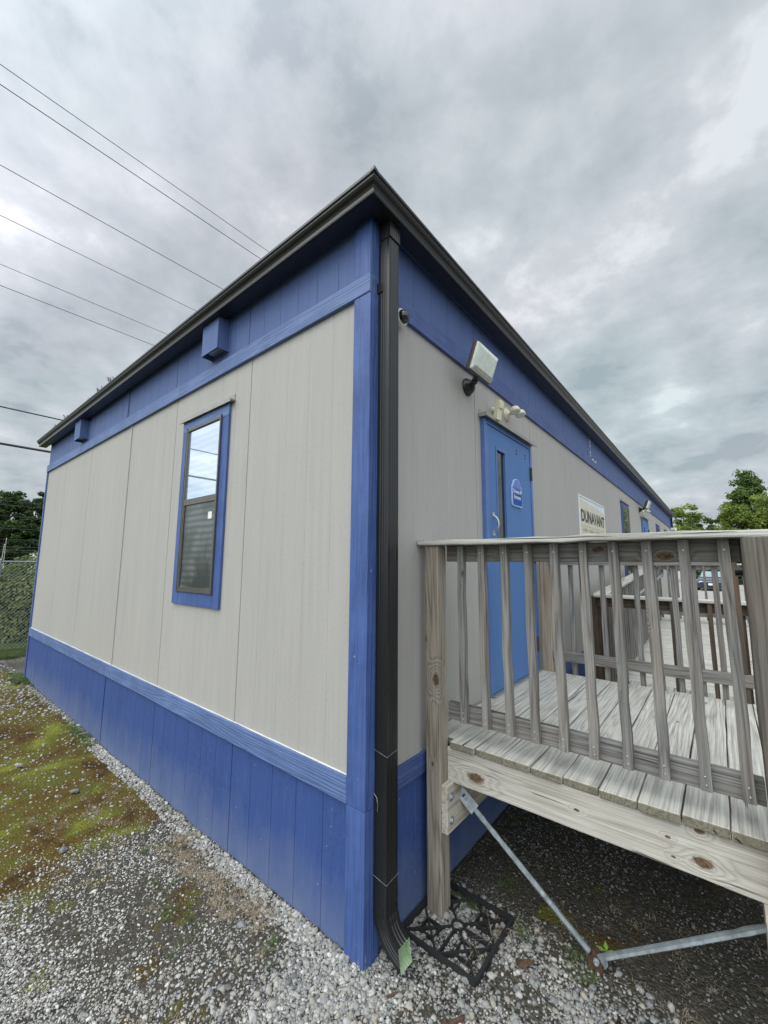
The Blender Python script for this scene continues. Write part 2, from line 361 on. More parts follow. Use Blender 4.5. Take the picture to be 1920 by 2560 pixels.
def axis_coords(a, b, st, lo, hi):
    c = list(np.arange(a, b, st)); s = st; x = c[-1]
    while x < hi: s *= 1.09; x += s; c.append(x)
    s = st; x = a; l = []
    while x > lo: s *= 1.09; x -= s; l.append(x)
    return np.array(l[::-1]+c)
gx = axis_coords(-4.0, 2.4, .028, -600, 600); gy = axis_coords(-1.6, 3.0, .028, -600, 900)
X, Y = np.meshgrid(gx, gy); X = X.ravel(); Y = Y.ravel()
Zg = hgt(X, Y)*sstep(40, 15, np.hypot(X, Y))
nx, ny = len(gx), len(gy)
me = bpy.data.meshes.new('ground'); me.vertices.add(nx*ny); me.vertices.foreach_set('co', np.stack([X, Y, Zg], 1).ravel())
ii = (np.arange(ny-1)[:, None]*nx+np.arange(nx-1)[None, :]).ravel(); q = np.stack([ii, ii+1, ii+nx+1, ii+nx], 1)
me.loops.add(q.size); me.loops.foreach_set('vertex_index', q.ravel()); me.polygons.add(len(q)); me.polygons.foreach_set('loop_start', np.arange(len(q))*4)
me.polygons.foreach_set('use_smooth', np.ones(len(q), bool)); me.update(calc_edges=True)
for nm, v in (('moss', moss_at(X, Y)), ('dirt', dirt_at(X, Y))):
    at = me.attributes.new(nm, 'FLOAT', 'POINT'); at.data.foreach_set('value', v.astype(np.float32))
t = NT('gravel_ground'); co = t.coord()
vor = t.n('ShaderNodeTexVoronoi'); vor.inputs['Scale'].default_value = 75; t.l(t.coord(), vor.inputs[0])
v2 = t.n('ShaderNodeTexVoronoi'); v2.inputs['Scale'].default_value = 30; t.l(t.coord(), v2.inputs[0])
sepc = t.n('ShaderNodeSeparateColor'); t.l(vor.outputs['Color'], sepc.inputs[0])
peb = t.ramp(sepc.outputs[0], (0, (.10, .095, .085)), (.35, (.22, .215, .20)), (.7, (.28, .27, .255)), (1, (.46, .45, .43)))
edge = t.ramp(vor.outputs['Distance'], (.25, (1, 1, 1)), (.62, (.18, .17, .15)))
peb = t.mix(1, peb, edge, 'MULTIPLY')
soil = t.ramp(t.noise(co, 45, 5, .7), (.3, (.035, .031, .025)), (.55, (.085, .077, .062)), (.75, (.18, .168, .145)))
am = t.n('ShaderNodeAttribute', attribute_name='moss'); ad = t.n('ShaderNodeAttribute', attribute_name='dirt')
fr = t.noise(co, 28, 4, .7)
df = t.math('MULTIPLY', t.math('SUBTRACT', t.math('ADD', ad.outputs['Fac'], t.math('MULTIPLY', fr, .9)), .62), 3.5, clamp=True)
k = t.mix(df, peb, soil)
mossc = t.ramp(t.noise(co, 2.6, 4, .65, .5), (.36, (.060, .036, .012)), (.46, (.115, .075, .018)), (.54, (.105, .10, .020)), (.68, (.20, .205, .030)))
mossc = t.mix(.6, mossc, t.ramp(t.noise(co, 90, 4, .75), (.3, (.25, .25, .25)), (.7, (1.5, 1.5, 1.5))), 'MULTIPLY')
mf = t.math('MULTIPLY', t.math('SUBTRACT', t.math('ADD', am.outputs['Fac'], t.math('MULTIPLY', t.noise(co, 22, 6, .8), 1.7)), 1.12), 2.6, clamp=True)
k = t.mix(mf, k, mossc)
far = t.n('ShaderNodeSeparateXYZ'); tcn = t.n('ShaderNodeTexCoord'); t.l(tcn.outputs['Object'], far.inputs[0])
lot = t.ramp(t.noise(co, 3, 6, .7), (.3, (.27, .26, .245)), (.7, (.46, .45, .43)))
fy = t.math('MULTIPLY', t.math('SUBTRACT', far.outputs[1], 8), .15, clamp=True)
k = t.mix(fy, k, lot)
gr = t.ramp(t.noise(co, 8, 6, .7), (.3, (.022, .035, .012)), (.7, (.07, .10, .03)))
fx_ = t.math('MULTIPLY', t.math('SUBTRACT', -9.55, t.math('ADD', far.outputs[0], t.math('MULTIPLY', t.noise(co, 2, 4), .8))), 2.5, clamp=True)
k = t.mix(fx_, k, gr)
t.set(k, .95, 0, .15)
t.bump(t.math('ADD', t.math('MULTIPLY', vor.outputs['Distance'], -1), t.math('MULTIPLY', t.noise(co, 120, 4, .7), .8)), .8, .012)
me.materials.append(t.m)
g = bpy.data.objects.new('ground', me); col.objects.link(g); struct(g)

# loose stones: far too many to count, one mesh
def ico(sub):
    bm = bmesh.new(); bmesh.ops.create_icosphere(bm, subdivisions=sub, radius=1)
    v = np.array([x.co[:] for x in bm.verts]); f = np.array([[q.index for q in p.verts] for p in bm.faces]); bm.free(); return v, f
def stones_mesh(name, xs, ys, size, tone, sub, zoff=0.0):
    V0, F0 = ico(sub); n = len(xs); nv = len(V0)
    vars_ = np.stack([V0*(1+rng.normal(0, .17, (nv, 1)))*(1+rng.normal(0, .10, (nv, 3))) for _ in range(24)])
    if sub == 1: vars_ = vars_*1.0
    B = vars_[rng.integers(0, 24, n)]
    sc = size[:, None]*np.stack([rng.uniform(.75, 1.3, n), rng.uniform(.65, 1.0, n), rng.uniform(.40, .75, n)], 1)
    B = B*sc[:, None, :]
    a = rng.uniform(0, 2*np.pi, n); tl = rng.normal(0, .35, n)
    c, s_ = np.cos(tl), np.sin(tl); yv = B[:, :, 1]*c[:, None]-B[:, :, 2]*s_[:, None]; zv = B[:, :, 1]*s_[:, None]+B[:, :, 2]*c[:, None]
    c, s_ = np.cos(a), np.sin(a); xv = B[:, :, 0]*c[:, None]-yv*s_[:, None]; yv = B[:, :, 0]*s_[:, None]+yv*c[:, None]
    z0 = hgt(xs, ys)+size*rng.uniform(.05, .38, n)+zoff
    P = np.stack([xv+xs[:, None], yv+ys[:, None], zv+z0[:, None]], 2).reshape(-1, 3)
    Fc = (F0[None]+(np.arange(n)*nv)[:, None, None]).reshape(-1, 3)
    me = bpy.data.meshes.new(name); me.vertices.add(len(P)); me.vertices.foreach_set('co', P.ravel())
    me.loops.add(Fc.size); me.loops.foreach_set('vertex_index', Fc.ravel().astype(np.int32)); me.polygons.add(len(Fc)); me.polygons.foreach_set('loop_start', np.arange(len(Fc))*3)
    me.update(calc_edges=True)
    at = me.attributes.new('tone', 'FLOAT', 'POINT'); at.data.foreach_set('value', np.repeat(tone, nv).astype(np.float32))
    return me
t = NT('loose_stone'); at = t.n('ShaderNodeAttribute', attribute_name='tone')
k = t.ramp(at.outputs['Fac'], (0, (.05, .045, .038)), (.05, (.12, .13, .14)), (.18, (.21, .225, .235)), (.38, (.26, .257, .245)), (.55, (.355, .347, .325)), (.74, (.30, .265, .205)), (.86, (.44, .43, .41)), (1, (.66, .65, .62)))
k = t.mix(.35, k, t.ramp(t.noise(t.coord(), 160, 3, .7), (.3, (.11, .107, .10)), (.7, (.46, .45, .43))))
t.set(k, .85, 0, .3); t.bump(t.noise(t.coord(), 300, 3), .4, .002); M_stone = t.m
def scatter(n, x0, x1, y0, y1, dens):
    x = rng.uniform(x0, x1, n); y = rng.uniform(y0, y1, n); k_ = rng.uniform(0, 1, n) < dens(x, y)
    k_ &= ~((x < .02) & (y > -.012)); return x[k_], y[k_]
def dd(x, y):
    m = moss_at(x, y); d = dirt_at(x, y); pt = .35+.65*sstep(.40, .55, fbm(x, y, 3.1, 3, 71))
    return np.clip((1-.93*m)*(1-.72*d)*pt, .02, 1)
ms = []
x, y = scatter(88000, -2.3, 1.0, -1.35, 0.0, dd); ms.append(stones_mesh('gravel', x, y, np.clip(rng.lognormal(-5.42, .36, len(x))*(1+.35*sstep(-.9, -.2, x)), .0025, .013), np.clip(rng.uniform(0, 1, len(x))+.25*sstep(-.4, -1.2, x), 0, 1), 1))
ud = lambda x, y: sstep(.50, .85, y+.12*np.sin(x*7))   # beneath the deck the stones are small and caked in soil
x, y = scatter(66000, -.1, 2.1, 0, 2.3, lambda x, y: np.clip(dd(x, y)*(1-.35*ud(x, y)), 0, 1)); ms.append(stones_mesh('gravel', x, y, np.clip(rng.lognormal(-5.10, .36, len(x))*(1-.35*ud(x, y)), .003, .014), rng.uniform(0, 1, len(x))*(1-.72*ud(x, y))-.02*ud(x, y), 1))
x, y = scatter(5200, -.8, 2.0, -1.3, .75, lambda x, y: dd(x, y)*.8*sstep(-.8, -.1, x)); ms.append(stones_mesh('gravel', x, y, rng.uniform(.010, .019, len(x)), rng.uniform(0, .9, len(x)), 2))
x, y = scatter(22000, -7.5, -2.2, -1.3, 0, lambda x, y: np.clip(.26-.18*moss_at(x, y)+.8*sstep(-.09, -.02, y), 0, 1)); ms.append(stones_mesh('gravel', x, y, np.clip(rng.lognormal(-4.95, .40, len(x)), .004, .016), rng.uniform(.3, 1, len(x)), 1))
x, y = scatter(5000, -10, -5, -1.5, .8, lambda x, y: np.full_like(x, .6)); ms.append(stones_mesh('gravel', x, y, rng.uniform(.008, .022, len(x)), rng.uniform(.2, 1, len(x)), 1))
x, y = scatter(2200, -3.6, .05, -.11, -.01, lambda x, y: np.full_like(x, .7)); ms.append(stones_mesh('gravel', x, y, rng.uniform(.006, .015, len(x)), rng.uniform(.1, 1, len(x)), 1))
bm = bmesh.new()
for m_ in ms: bm.from_mesh(m_); 
me = bpy.data.meshes.new('gravel'); bm.to_mesh(me); bm.free()
for m_ in ms: bpy.data.meshes.remove(m_)
me.materials.clear(); me.materials.append(M_stone)
o = bpy.data.objects.new('gravel', me); col.objects.link(o)
tag(o, 'loose grey and white gravel strewn over the ground round the building', 'gravel', kind='stuff')

# grass, moss debris
def blades(name, tufts, mat, label, cat):
    vs = []; fs = []
    for (x, y, n, r, h, lean) in tufts:
        z = float(hgt(np.array([x]), np.array([y]))[0])-.003
        for _ in range(n):
            a = random.uniform(0, 6.283); d = random.uniform(0, r); bx, by = x+math.cos(a)*d, y+math.sin(a)*d
            b = random.uniform(0, 6.283); L = h*random.uniform(.5, 1.2); wd = random.uniform(.0006, .0016); ln = lean*random.uniform(.3, 1.4)
            dx, dy = math.cos(b), math.sin(b); o_ = len(vs); px, py = -dy*wd, dx*wd
            for k_, tt in enumerate((0, .5, 1)):
                ww = (1, .8, .15)[k_]; zz_ = z+L*math.sin(tt*1.45)*(1-.55*lean*tt); xx = bx+dx*L*ln*tt*tt*1.2; yy = by+dy*L*ln*tt*tt*1.2
                vs += [(xx-px*ww, yy-py*ww, zz_), (xx+px*ww, yy+py*ww, zz_)]
            fs += [(o_, o_+1, o_+3, o_+2), (o_+2, o_+3, o_+5, o_+4)]
    mb = MB(); mb.add(vs, fs); o = obj(name, mb, mat, fix=False); tag(o, label, cat, kind='stuff'); return o
t = NT('dry_grass'); t.set(t.ramp(t.noise(t.coord(), 40, 2), (.3, (.20, .155, .10)), (.7, (.42, .35, .25))), .9); M_dry = t.m
t = NT('green_grass'); t.set(t.ramp(t.noise(t.coord(), 14, 2), (.3, (.045, .075, .02)), (.7, (.13, .18, .05))), .8); M_grn = t.m
tf = []
for _ in range(330):
    x = random.uniform(-2.6, -.3); y = random.uniform(-.75, -.03)
    if fbm(np.array([x]), np.array([y]), 3, 3, 55)[0] > .50: tf.append((x, y, random.randint(8, 26), .035, random.uniform(.015, .04), random.uniform(.7, 1.3)))
for _ in range(60): tf.append((random.uniform(-1.6, -.5), random.uniform(-.26, -.08), 26, .03, .04, 1.3))
for _ in range(60): tf.append((random.uniform(.3, 1.6), random.uniform(.55, 1.5), 14, .05, .03, 1.4))
for q in ((.40, .50), (.42, .58), (.36, .40)): tf.append((q[0], q[1], 12, .03, .07, 1.2))
blades('dry_grass', tf, M_dry, 'dry straw coloured grass wisps lying in the gravel', 'dry grass')
tf = []
for _ in range(120): tf.append((random.gauss(-7.15, .22), random.gauss(-.02, .07), 40, .05, .07, .7))
for _ in range(50): tf.append((random.gauss(-3.95, .22), random.gauss(-.07, .03), 30, .04, .04, .8))
for _ in range(300): tf.append((random.uniform(-10.2, -9.1), random.uniform(-1.5, .9), 60, .12, .10, .6))
for cx_, cy_, n_ in ((-.95, -.42, 5), (-.85, -.38, 5), (-1.2, -.36, 5), (-.7, -.45, 3), (.20, .64, 10), (.33, .90, 6), (.12, 1.5, 6), (.74, .70, 9), (.78, .63, 9), (1.25, .5, 6), (.5, .62, 7), (-.42, -.22, 5), (-1.6, -.3, 5), (-2.0, -.08, 6)):
    for _ in range(n_): tf.append((random.gauss(cx_, .04), random.gauss(cy_, .03), 16, .025, .035, .9))
blades('green_weeds', tf, M_grn, 'short green weeds and grass growing through the gravel', 'weeds')

# a few single stones and bark pieces that stand out
def single_stone(x, y, s_, label, tone):
    m_ = stones_mesh('stone', np.array([x]), np.array([y]), np.array([s_]), np.array([tone]), 3, s_*.2); m_.materials.append(M_stone)
    m_.polygons.foreach_set('use_smooth', np.ones(len(m_.polygons), bool))
    o = bpy.data.objects.new('stone', m_); col.objects.link(o); tag(o, label, 'stone')
single_stone(-3.60, -.62, .035, 'pale speckled stone lying alone on the brown moss, farthest left', .8)
single_stone(-2.72, -.42, .027, 'smooth blue grey stone in the moss nearer the blue skirting', .12)
single_stone(-1.97, -.66, .022, 'small dark grey stone where the moss gives way to gravel', .05)
single_stone(-.62, -.23, .022, 'flat pale blue grey stone among dry grass near the building corner', .2)
M_bark = plain('bark', (.085, .048, .030), .9, 0, .4, 70, .6)
for (x0_, y0_, x1_, y1_, r_, lb) in ((.40, .02, .45, .12, .011, 'reddish brown bark stick lying on gravel, longest of the three'), (.165, -.02, .225, .055, .007, 'flat brown bark sliver on gravel nearest the building corner'), (.245, -.045, .275, .015, .008, 'short brown bark piece between the two other pieces')):
    mb = MB(); n_ = 7; pts = [(x0_+(x1_-x0_)*i/(n_-1)+random.gauss(0, .003), y0_+(y1_-y0_)*i/(n_-1)+random.gauss(0, .003), .012+random.gauss(0, .002)) for i in range(n_)]
    mb.tube(pts, [r_*v for v in (.5, 1.1, .8, 1.0, .7, .95, .45)], 7, smooth=False); tag(obj('bark_piece', mb, M_bark, org=pts[3]), lb, 'bark')
mb = MB(); mb.add([(.52, .49, .012), (.56, .50, .03), (.60, .53, .022), (.57, .46, .02), (.54, .44, .028)], [(0, 1, 2, 3, 4)])
tag(obj('dead_leaf', mb, M_bark, org=(.55, .48, .02), fix=False), 'curled brown dead leaf on gravel right of the black plastic grid', 'leaf')

# ---------------------------------------------------------------- building
XL, YR = -7.19, 18.20
B = thing('portable_building', (-3.6, 9, 0), 'long single storey grey portable building with blue skirting, blue frieze and dark gutter', 'building')
LJ = [-1.155, -2.37, -3.47, -4.86, -6.06]
RJ = [.03+1.215*k for k in range(1, 15)]
def grooves(a, b, joints, gw=.0030, gd=.0013):
    pts = sorted(set([a, b]+[j for j in joints if a < j < b])); res = []
    for i in range(len(pts)-1):
        u, v = pts[i], pts[i+1]; n = max(1, round((v-u)/.2032))
        for k in range(1, n): res.append((u+(v-u)*k/n, gw, gd))
    for j in pts[1:-1]: res.append((j, .0085, .018))
    return sorted(res)
def panel(axis, a, b, z0, z1, joints, off=0.0, gw=.0030, gd=.0013):
    """a sheet in the plane of the wall with vertical V grooves; off = how far it stands proud"""
    prof = [(a, 0)]
    for u, wd, dp in grooves(a, b, joints, gw, gd):
        prof += [(u-wd/2, 0), (u-wd*.15, dp), (u+wd*.15, dp), (u+wd/2, 0)]
    prof.append((b, 0)); prof += [(b, .06), (a, .06)]
    mb = MB()
    if axis == 'x': mb.prism([(u, d-off) for u, d in prof], z0, z1, 'z')
    else: mb.prism([(-d+off, u) for u, d in prof], z0, z1, 'z')
    return mb
obj('siding', panel('x', XL, -.065, .76, 3.34, LJ), M_siding, B)
obj('siding', panel('y', .001, YR, .76, 3.34, RJ), M_siding, B)
SJ = [-1.158, -2.38, -3.60, -4.80, -6.0]
obj('skirting', panel('x', XL, -.065, -.05, .70, SJ, .002, .0055, .0035), M_skirt, B)
obj('skirting', panel('y', .001, YR, -.05, .70, RJ, .002, .0055, .0035), M_skirt, B)
obj('frieze', panel('x', XL, -.065, 3.40, 3.80, [-1.21, -2.42, -3.62, -4.85, -6.05], .003, .0045, .003), M_frieze, B)
obj('frieze', panel('y', .001, YR, 3.40, 3.80, RJ, .003, .0045, .003), M_frieze, B)
# core of the building so nothing shows through
mb = MB(); mb.box(XL, -.064, .064, YR, -.05, 3.8); obj('wall', mb, M_siding, B)
def trims(axis, z0, z1, segs, mat, off=.020):
    for i, (u, v) in enumerate(segs):
        mb = MB(); d = off+(.0012 if i % 2 else 0)
        if axis == 'x': mb.box(u+.0006, v-.0006, -d, .0, z0, z1)
        else: mb.box(0.0, d, u+.0006, v-.0006, z0, z1)
        obj('trim_board', mb, mat, B, .003, ((u+v)/2 if axis == 'x' else 0, (u+v)/2 if axis == 'y' else 0, z0))
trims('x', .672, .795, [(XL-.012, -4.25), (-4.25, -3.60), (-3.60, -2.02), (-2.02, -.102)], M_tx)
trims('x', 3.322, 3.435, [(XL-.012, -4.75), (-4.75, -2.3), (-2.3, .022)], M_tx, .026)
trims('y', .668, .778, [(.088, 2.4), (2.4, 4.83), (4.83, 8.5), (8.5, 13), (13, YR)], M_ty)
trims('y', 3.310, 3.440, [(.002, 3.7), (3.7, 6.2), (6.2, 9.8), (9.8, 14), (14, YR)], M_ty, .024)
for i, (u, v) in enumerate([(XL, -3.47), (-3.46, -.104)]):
    mb = MB(); N_ = 24; rc_ = random.Random(i); P_ = [(u+(v-u)*k/N_, -.006, .7965+rc_.gauss(0, .0006)) for k in range(N_+1)]; mb.tube(P_, [rc_.uniform(.0035, .0062) for _ in P_], 5); obj('pale_bead', mb, MATS['pale_bead'], B)  # pale caulk bead puts a bright highlight along the trim's top edge
# corner boards
for z0, z1, o_ in ((-.05, .672, .020), (.673, 3.321, .022), (3.436, 3.80, .021)):
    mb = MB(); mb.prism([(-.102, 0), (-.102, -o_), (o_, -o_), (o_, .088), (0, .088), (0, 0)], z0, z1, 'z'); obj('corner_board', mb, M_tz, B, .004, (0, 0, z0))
mb = MB(); mb.box(XL-.022, XL+.028, -.018, .3, -.05, 3.321); obj('corner_board', mb, M_tz, B, .003, (XL, 0, 0))
mb = MB(); mb.box(-.3, .02, YR-.02, YR+.02, -.05, 3.80); obj('corner_board', mb, M_tz, B, .003, (0, YR, 0))
rc_ = random.Random(9)
for k in range(7):
    z_ = rc_.uniform(.0, .05); mb = MB(); a = rc_.uniform(-.03, .012); h_ = rc_.uniform(.012, .045); mb.add([(a, -.0208, z_), (a+rc_.uniform(.004, .010), -.0208, z_+.004), (a+.004, -.0208, z_+h_)], [(0, 1, 2)]) if k < 4 else mb.add([(.0208, -.018+k*.002, z_), (.0208, -.010+k*.002, z_+.004), (.0208, -.014+k*.002, z_+h_)], [(0, 1, 2)])
    obj('paint_chip', mb, M_tapered, B, fix=False)
# raised seam batten of the left wall
mb = MB(); mb.box(-3.485, -3.463, -.009, .01, .796, 3.321); obj('seam_batten', mb, M_siding, B, .002, (-3.47, 0, .8))
mb = MB(); mb.box(-3.625, -3.60, -.009, .01, -.02, .671); obj('seam_batten', mb, M_skirt, B, .002, (-3.6, 0, 0))
mb = MB(); mb.box(-3.66, -3.64, -.012, .01, 3.436, 3.79); obj('seam_batten', mb, M_frieze, B, .002, (-3.6, 0, 3.4))
# soffit and roof
mb = MB(); mb.prism([(XL-.02, -.035), (.035, -.035), (.035, YR+.03), (XL-.02, YR+.03)], 3.80, 3.842, 'z'); obj('soffit', mb, M_under, B)
mb = MB(); mb.prism([(XL-.10, -.07), (.07, -.07), (.07, YR+.06), (XL-.10, YR+.06)], 3.853, 3.864, 'z'); mb.prism([(XL-.02, -.03), (.03, -.03), (.03, YR), (XL-.02, YR)], 3.843, 3.852, 'z'); obj('roof', mb, M_roof, B)
# K-style gutter swept round the corner
GP = [(.037, 3.862), (.037, 3.772), (.045, 3.760), (.140, 3.760), (.149, 3.754), (.153, 3.758), (.150, 3.775), (.151, 3.798), (.158, 3.812), (.172, 3.826), (.180, 3.840), (.182, 3.856), (.190, 3.858), (.191, 3.876), (.174, 3.878), (.172, 3.866), (.176, 3.85), (.166, 3.832), (.145, 3.815), (.140, 3.775), (.048, 3.775), (.042, 3.862)]
GP = [(.037+(d-.037)*.93, 3.755+(z-3.755)*.80) for d, z in GP]
mb = MB(); n_ = len(GP)
vs_ = [(XL-.13, -d, z) for d, z in GP]+[(d, -d, z) for d, z in GP]+[(d, YR+.10, z) for d, z in GP]
fs_ = [(r*n_+i, r*n_+(i+1) % n_, (r+1)*n_+(i+1) % n_, (r+1)*n_+i) for r in (0, 1) for i in range(n_)]
mb.add(vs_, fs_)
for X_ in (0, 1):    # end caps
    if X_ == 0: mb.prism([(-d, z) for d, z in GP[1:14]]+[(-.04, 3.852)], XL-.131, XL-.127, 'x')
    else: mb.prism([(d, z) for d, z in GP[1:14]]+[(.04, 3.852)], YR+.099, YR+.103, 'y')
gut = obj('gutter', mb, M_gutter, B, 0)
# mitre sleeve
mb = MB(); mb.add([(.181, -.150, 3.854), (.184, -.184, 3.857), (.150, -.181, 3.854), (.150, -.181, 3.838), (.184, -.184, 3.838), (.181, -.150, 3.838)], [(0, 1, 4, 5), (1, 2, 3, 4), (0, 2, 1), (3, 5, 4)]); obj('mitre_joint', mb, M_gutter, gut)
mb = MB(); mb.box(XL-.13, .02, -.0745, -.071, 3.857, 3.867); mb.box(.071, .0745, -.02, YR+.1, 3.857, 3.867); obj('drip_edge', mb, M_alu, B)
# downspout with ribs, elbow and wires
def rect_ribs(x0, x1, y0, y1, n=5):
    """outline of a corrugated downspout, corner rounded"""
    P = []
    def side(a, b, nrm):
        a = Vector(a); b = Vector(b); L = (b-a); m = n*4
        for i in range(m):
            u = (i+.0)/m; k_ = i % 4; d = -.0028 if k_ == 2 and .12 < u < .90 else 0
            P.append(a+L*u+Vector(nrm)*d)
    side((x0, y0), (x1, y0), (0, -1)); side((x1, y0), (x1, y1), (1, 0)); side((x1, y1), (x0, y1), (0, 1)); side((x0, y1), (x0, y0), (-1, 0))
    return [(p.x, p.y) for p in P]
DX0, DX1, DY0, DY1 = .024, .100, .045, .130
prof = rect_ribs(DX0, DX1, DY0, DY1)
mb = MB(); mb.prism(prof, .34, 3.70, 'z'); ds = obj('downspout', mb, M_gutter, B)
mb = MB(); mb.prism(rect_ribs(DX0+.012, DX1+.008, DY0-.004, DY1+.004), 3.66, 3.757, 'z'); obj('outlet_sleeve', mb, M_gutter, ds)
# elbow: sweep of the same outline turning towards +x
cxm, cym = (DX0+DX1)/2, (DY0+DY1)/2
loc = [(p[0]-cxm, p[1]-cym) for p in prof]; sect = []
path = []; ang = 0; px_, pz_ = cxm, .345
steps = 10
for i in range(steps+1):
    a_ = R(66)*max(0, min(1, (i-1)/(steps-2))); path.append((px_, pz_, a_)); st_ = .022 if i < steps-1 else .062
    px_ += math.sin(a_)*st_; pz_ -= math.cos(a_)*st_
path = [(px_, pz_+0.0, a_) for px_, pz_, a_ in path]
dz_ = .090-path[-1][1]; path = [(p[0]+0.0, p[1]+dz_, p[2]) for p in path]; path = [p for p in path if p[2] > 0 or p[1] < .36]; path.insert(0, (cxm, max(.345, path[0][1]+.012), 0))
vs_ = []; n_ = len(loc)
for i, (X_, Z_, a_) in enumerate(path):
    k_ = 1.05 if i % 2 and 0 < i < 7 else 1.0
    for u, v in loc:
        back = .050*(u/.038+1)/2 if i == len(path)-1 else 0      # the mouth is cut steeply, upper lip set back
        vs_.append((X_+u*k_*math.cos(a_)-back*math.sin(a_), cym+v*k_, Z_+u*k_*math.sin(a_)+back*math.cos(a_)))
fs_ = [(r*n_+i, r*n_+(i+1) % n_, (r+1)*n_+(i+1) % n_, (r+1)*n_+i) for r in range(len(path)-1) for i in range(n_)]
mb = MB(); mb.add(vs_, fs_)
el_ = obj('elbow', mb, M_gutter, ds)
# pale lining visible in the mouth
X_, Z_, a_ = path[-1]; Xp, Zp, ap = path[-2]
bk = lambda u: .050*(u/.038+1)/2
inn = [(X_+.0010+u*.97*math.cos(a_)-bk(u)*math.sin(a_), cym+v*.97, Z_+.0005+u*.97*math.sin(a_)+bk(u)*math.cos(a_)) for u, v in loc]; inn2 = [(X_-.030*math.sin(a_)+u*.93*math.cos(a_)-bk(u)*math.sin(a_), cym+v*.93, Z_+.03*math.cos(a_)+u*.93*math.sin(a_)+bk(u)*math.cos(a_)) for u, v in loc]
mb = MB(); mb.add(inn+inn2, [(i, (i+1) % n_, n_+(i+1) % n_, n_+i) for i in range(n_)]+[tuple(range(n_, 2*n_))]); obj('lining', mb, M_greenin, el_)
def wire(z, dz):
    mb = MB(); e_ = .003; P = [(DX0-.01, DY0-e_, z+dz), (cxm, DY0-e_, z+dz*.3), (DX1+e_, DY0-e_, z-dz*.4), (DX1+e_, cym, z+dz*.1), (DX1+e_, DY1+.004, z+dz*.5)]
    mb.tube(P, .0009, 5); obj('tie_wire', mb, M_galv, ds)
wire(.925, .012); wire(.375, .010)
mb = MB(); mb.tube([(DX0, DY0-.004, .74), (DX0+.02, DY0-.006, .725), (DX0+.028, DY0-.007, .70), (DX0+.024, DY0-.006, .665)], .0012, 5); obj('tie_wire', mb, M_alu, ds)
mb = MB(); mb.box(.0205, .060, .040, .0425, 3.34, 3.39); mb.box(.0205, .026, .030, .045, 3.335, 3.395); obj('strap', mb, M_gutter, ds)
# vent hoods
def hood(x0, x1, z0, z1, d):
    mb = MB(); t_ = .004
    mb.box(x0, x1, -d, -d+t_, z0, z1); mb.box(x0, x0+t_, -d, -.004, z0, z1); mb.box(x1-t_, x1, -d, -.004, z0, z1)
    mb.box(x0, x1, -d, -.004, z1, z1+t_)
    mb.box(x1, x1+.02, -.0075, -.0032, z0-.005, z1); mb.box(x0-.02, x0, -.0075, -.0032, z0-.005, z1)
    h_ = obj('vent_hood', mb, M_frieze, B, .0015, (x0, 0, z0))
    mb = MB(); mb.box(x0+.03, x1-.03, -d+.035, -.006, z0+.03, z0+.036); obj('vent_flap', mb, M_alu, h_)
hood(-1.755, -1.50, 3.50, 3.772, .10)
hood(-5.37, -5.105, 3.49, 3.755, .10)
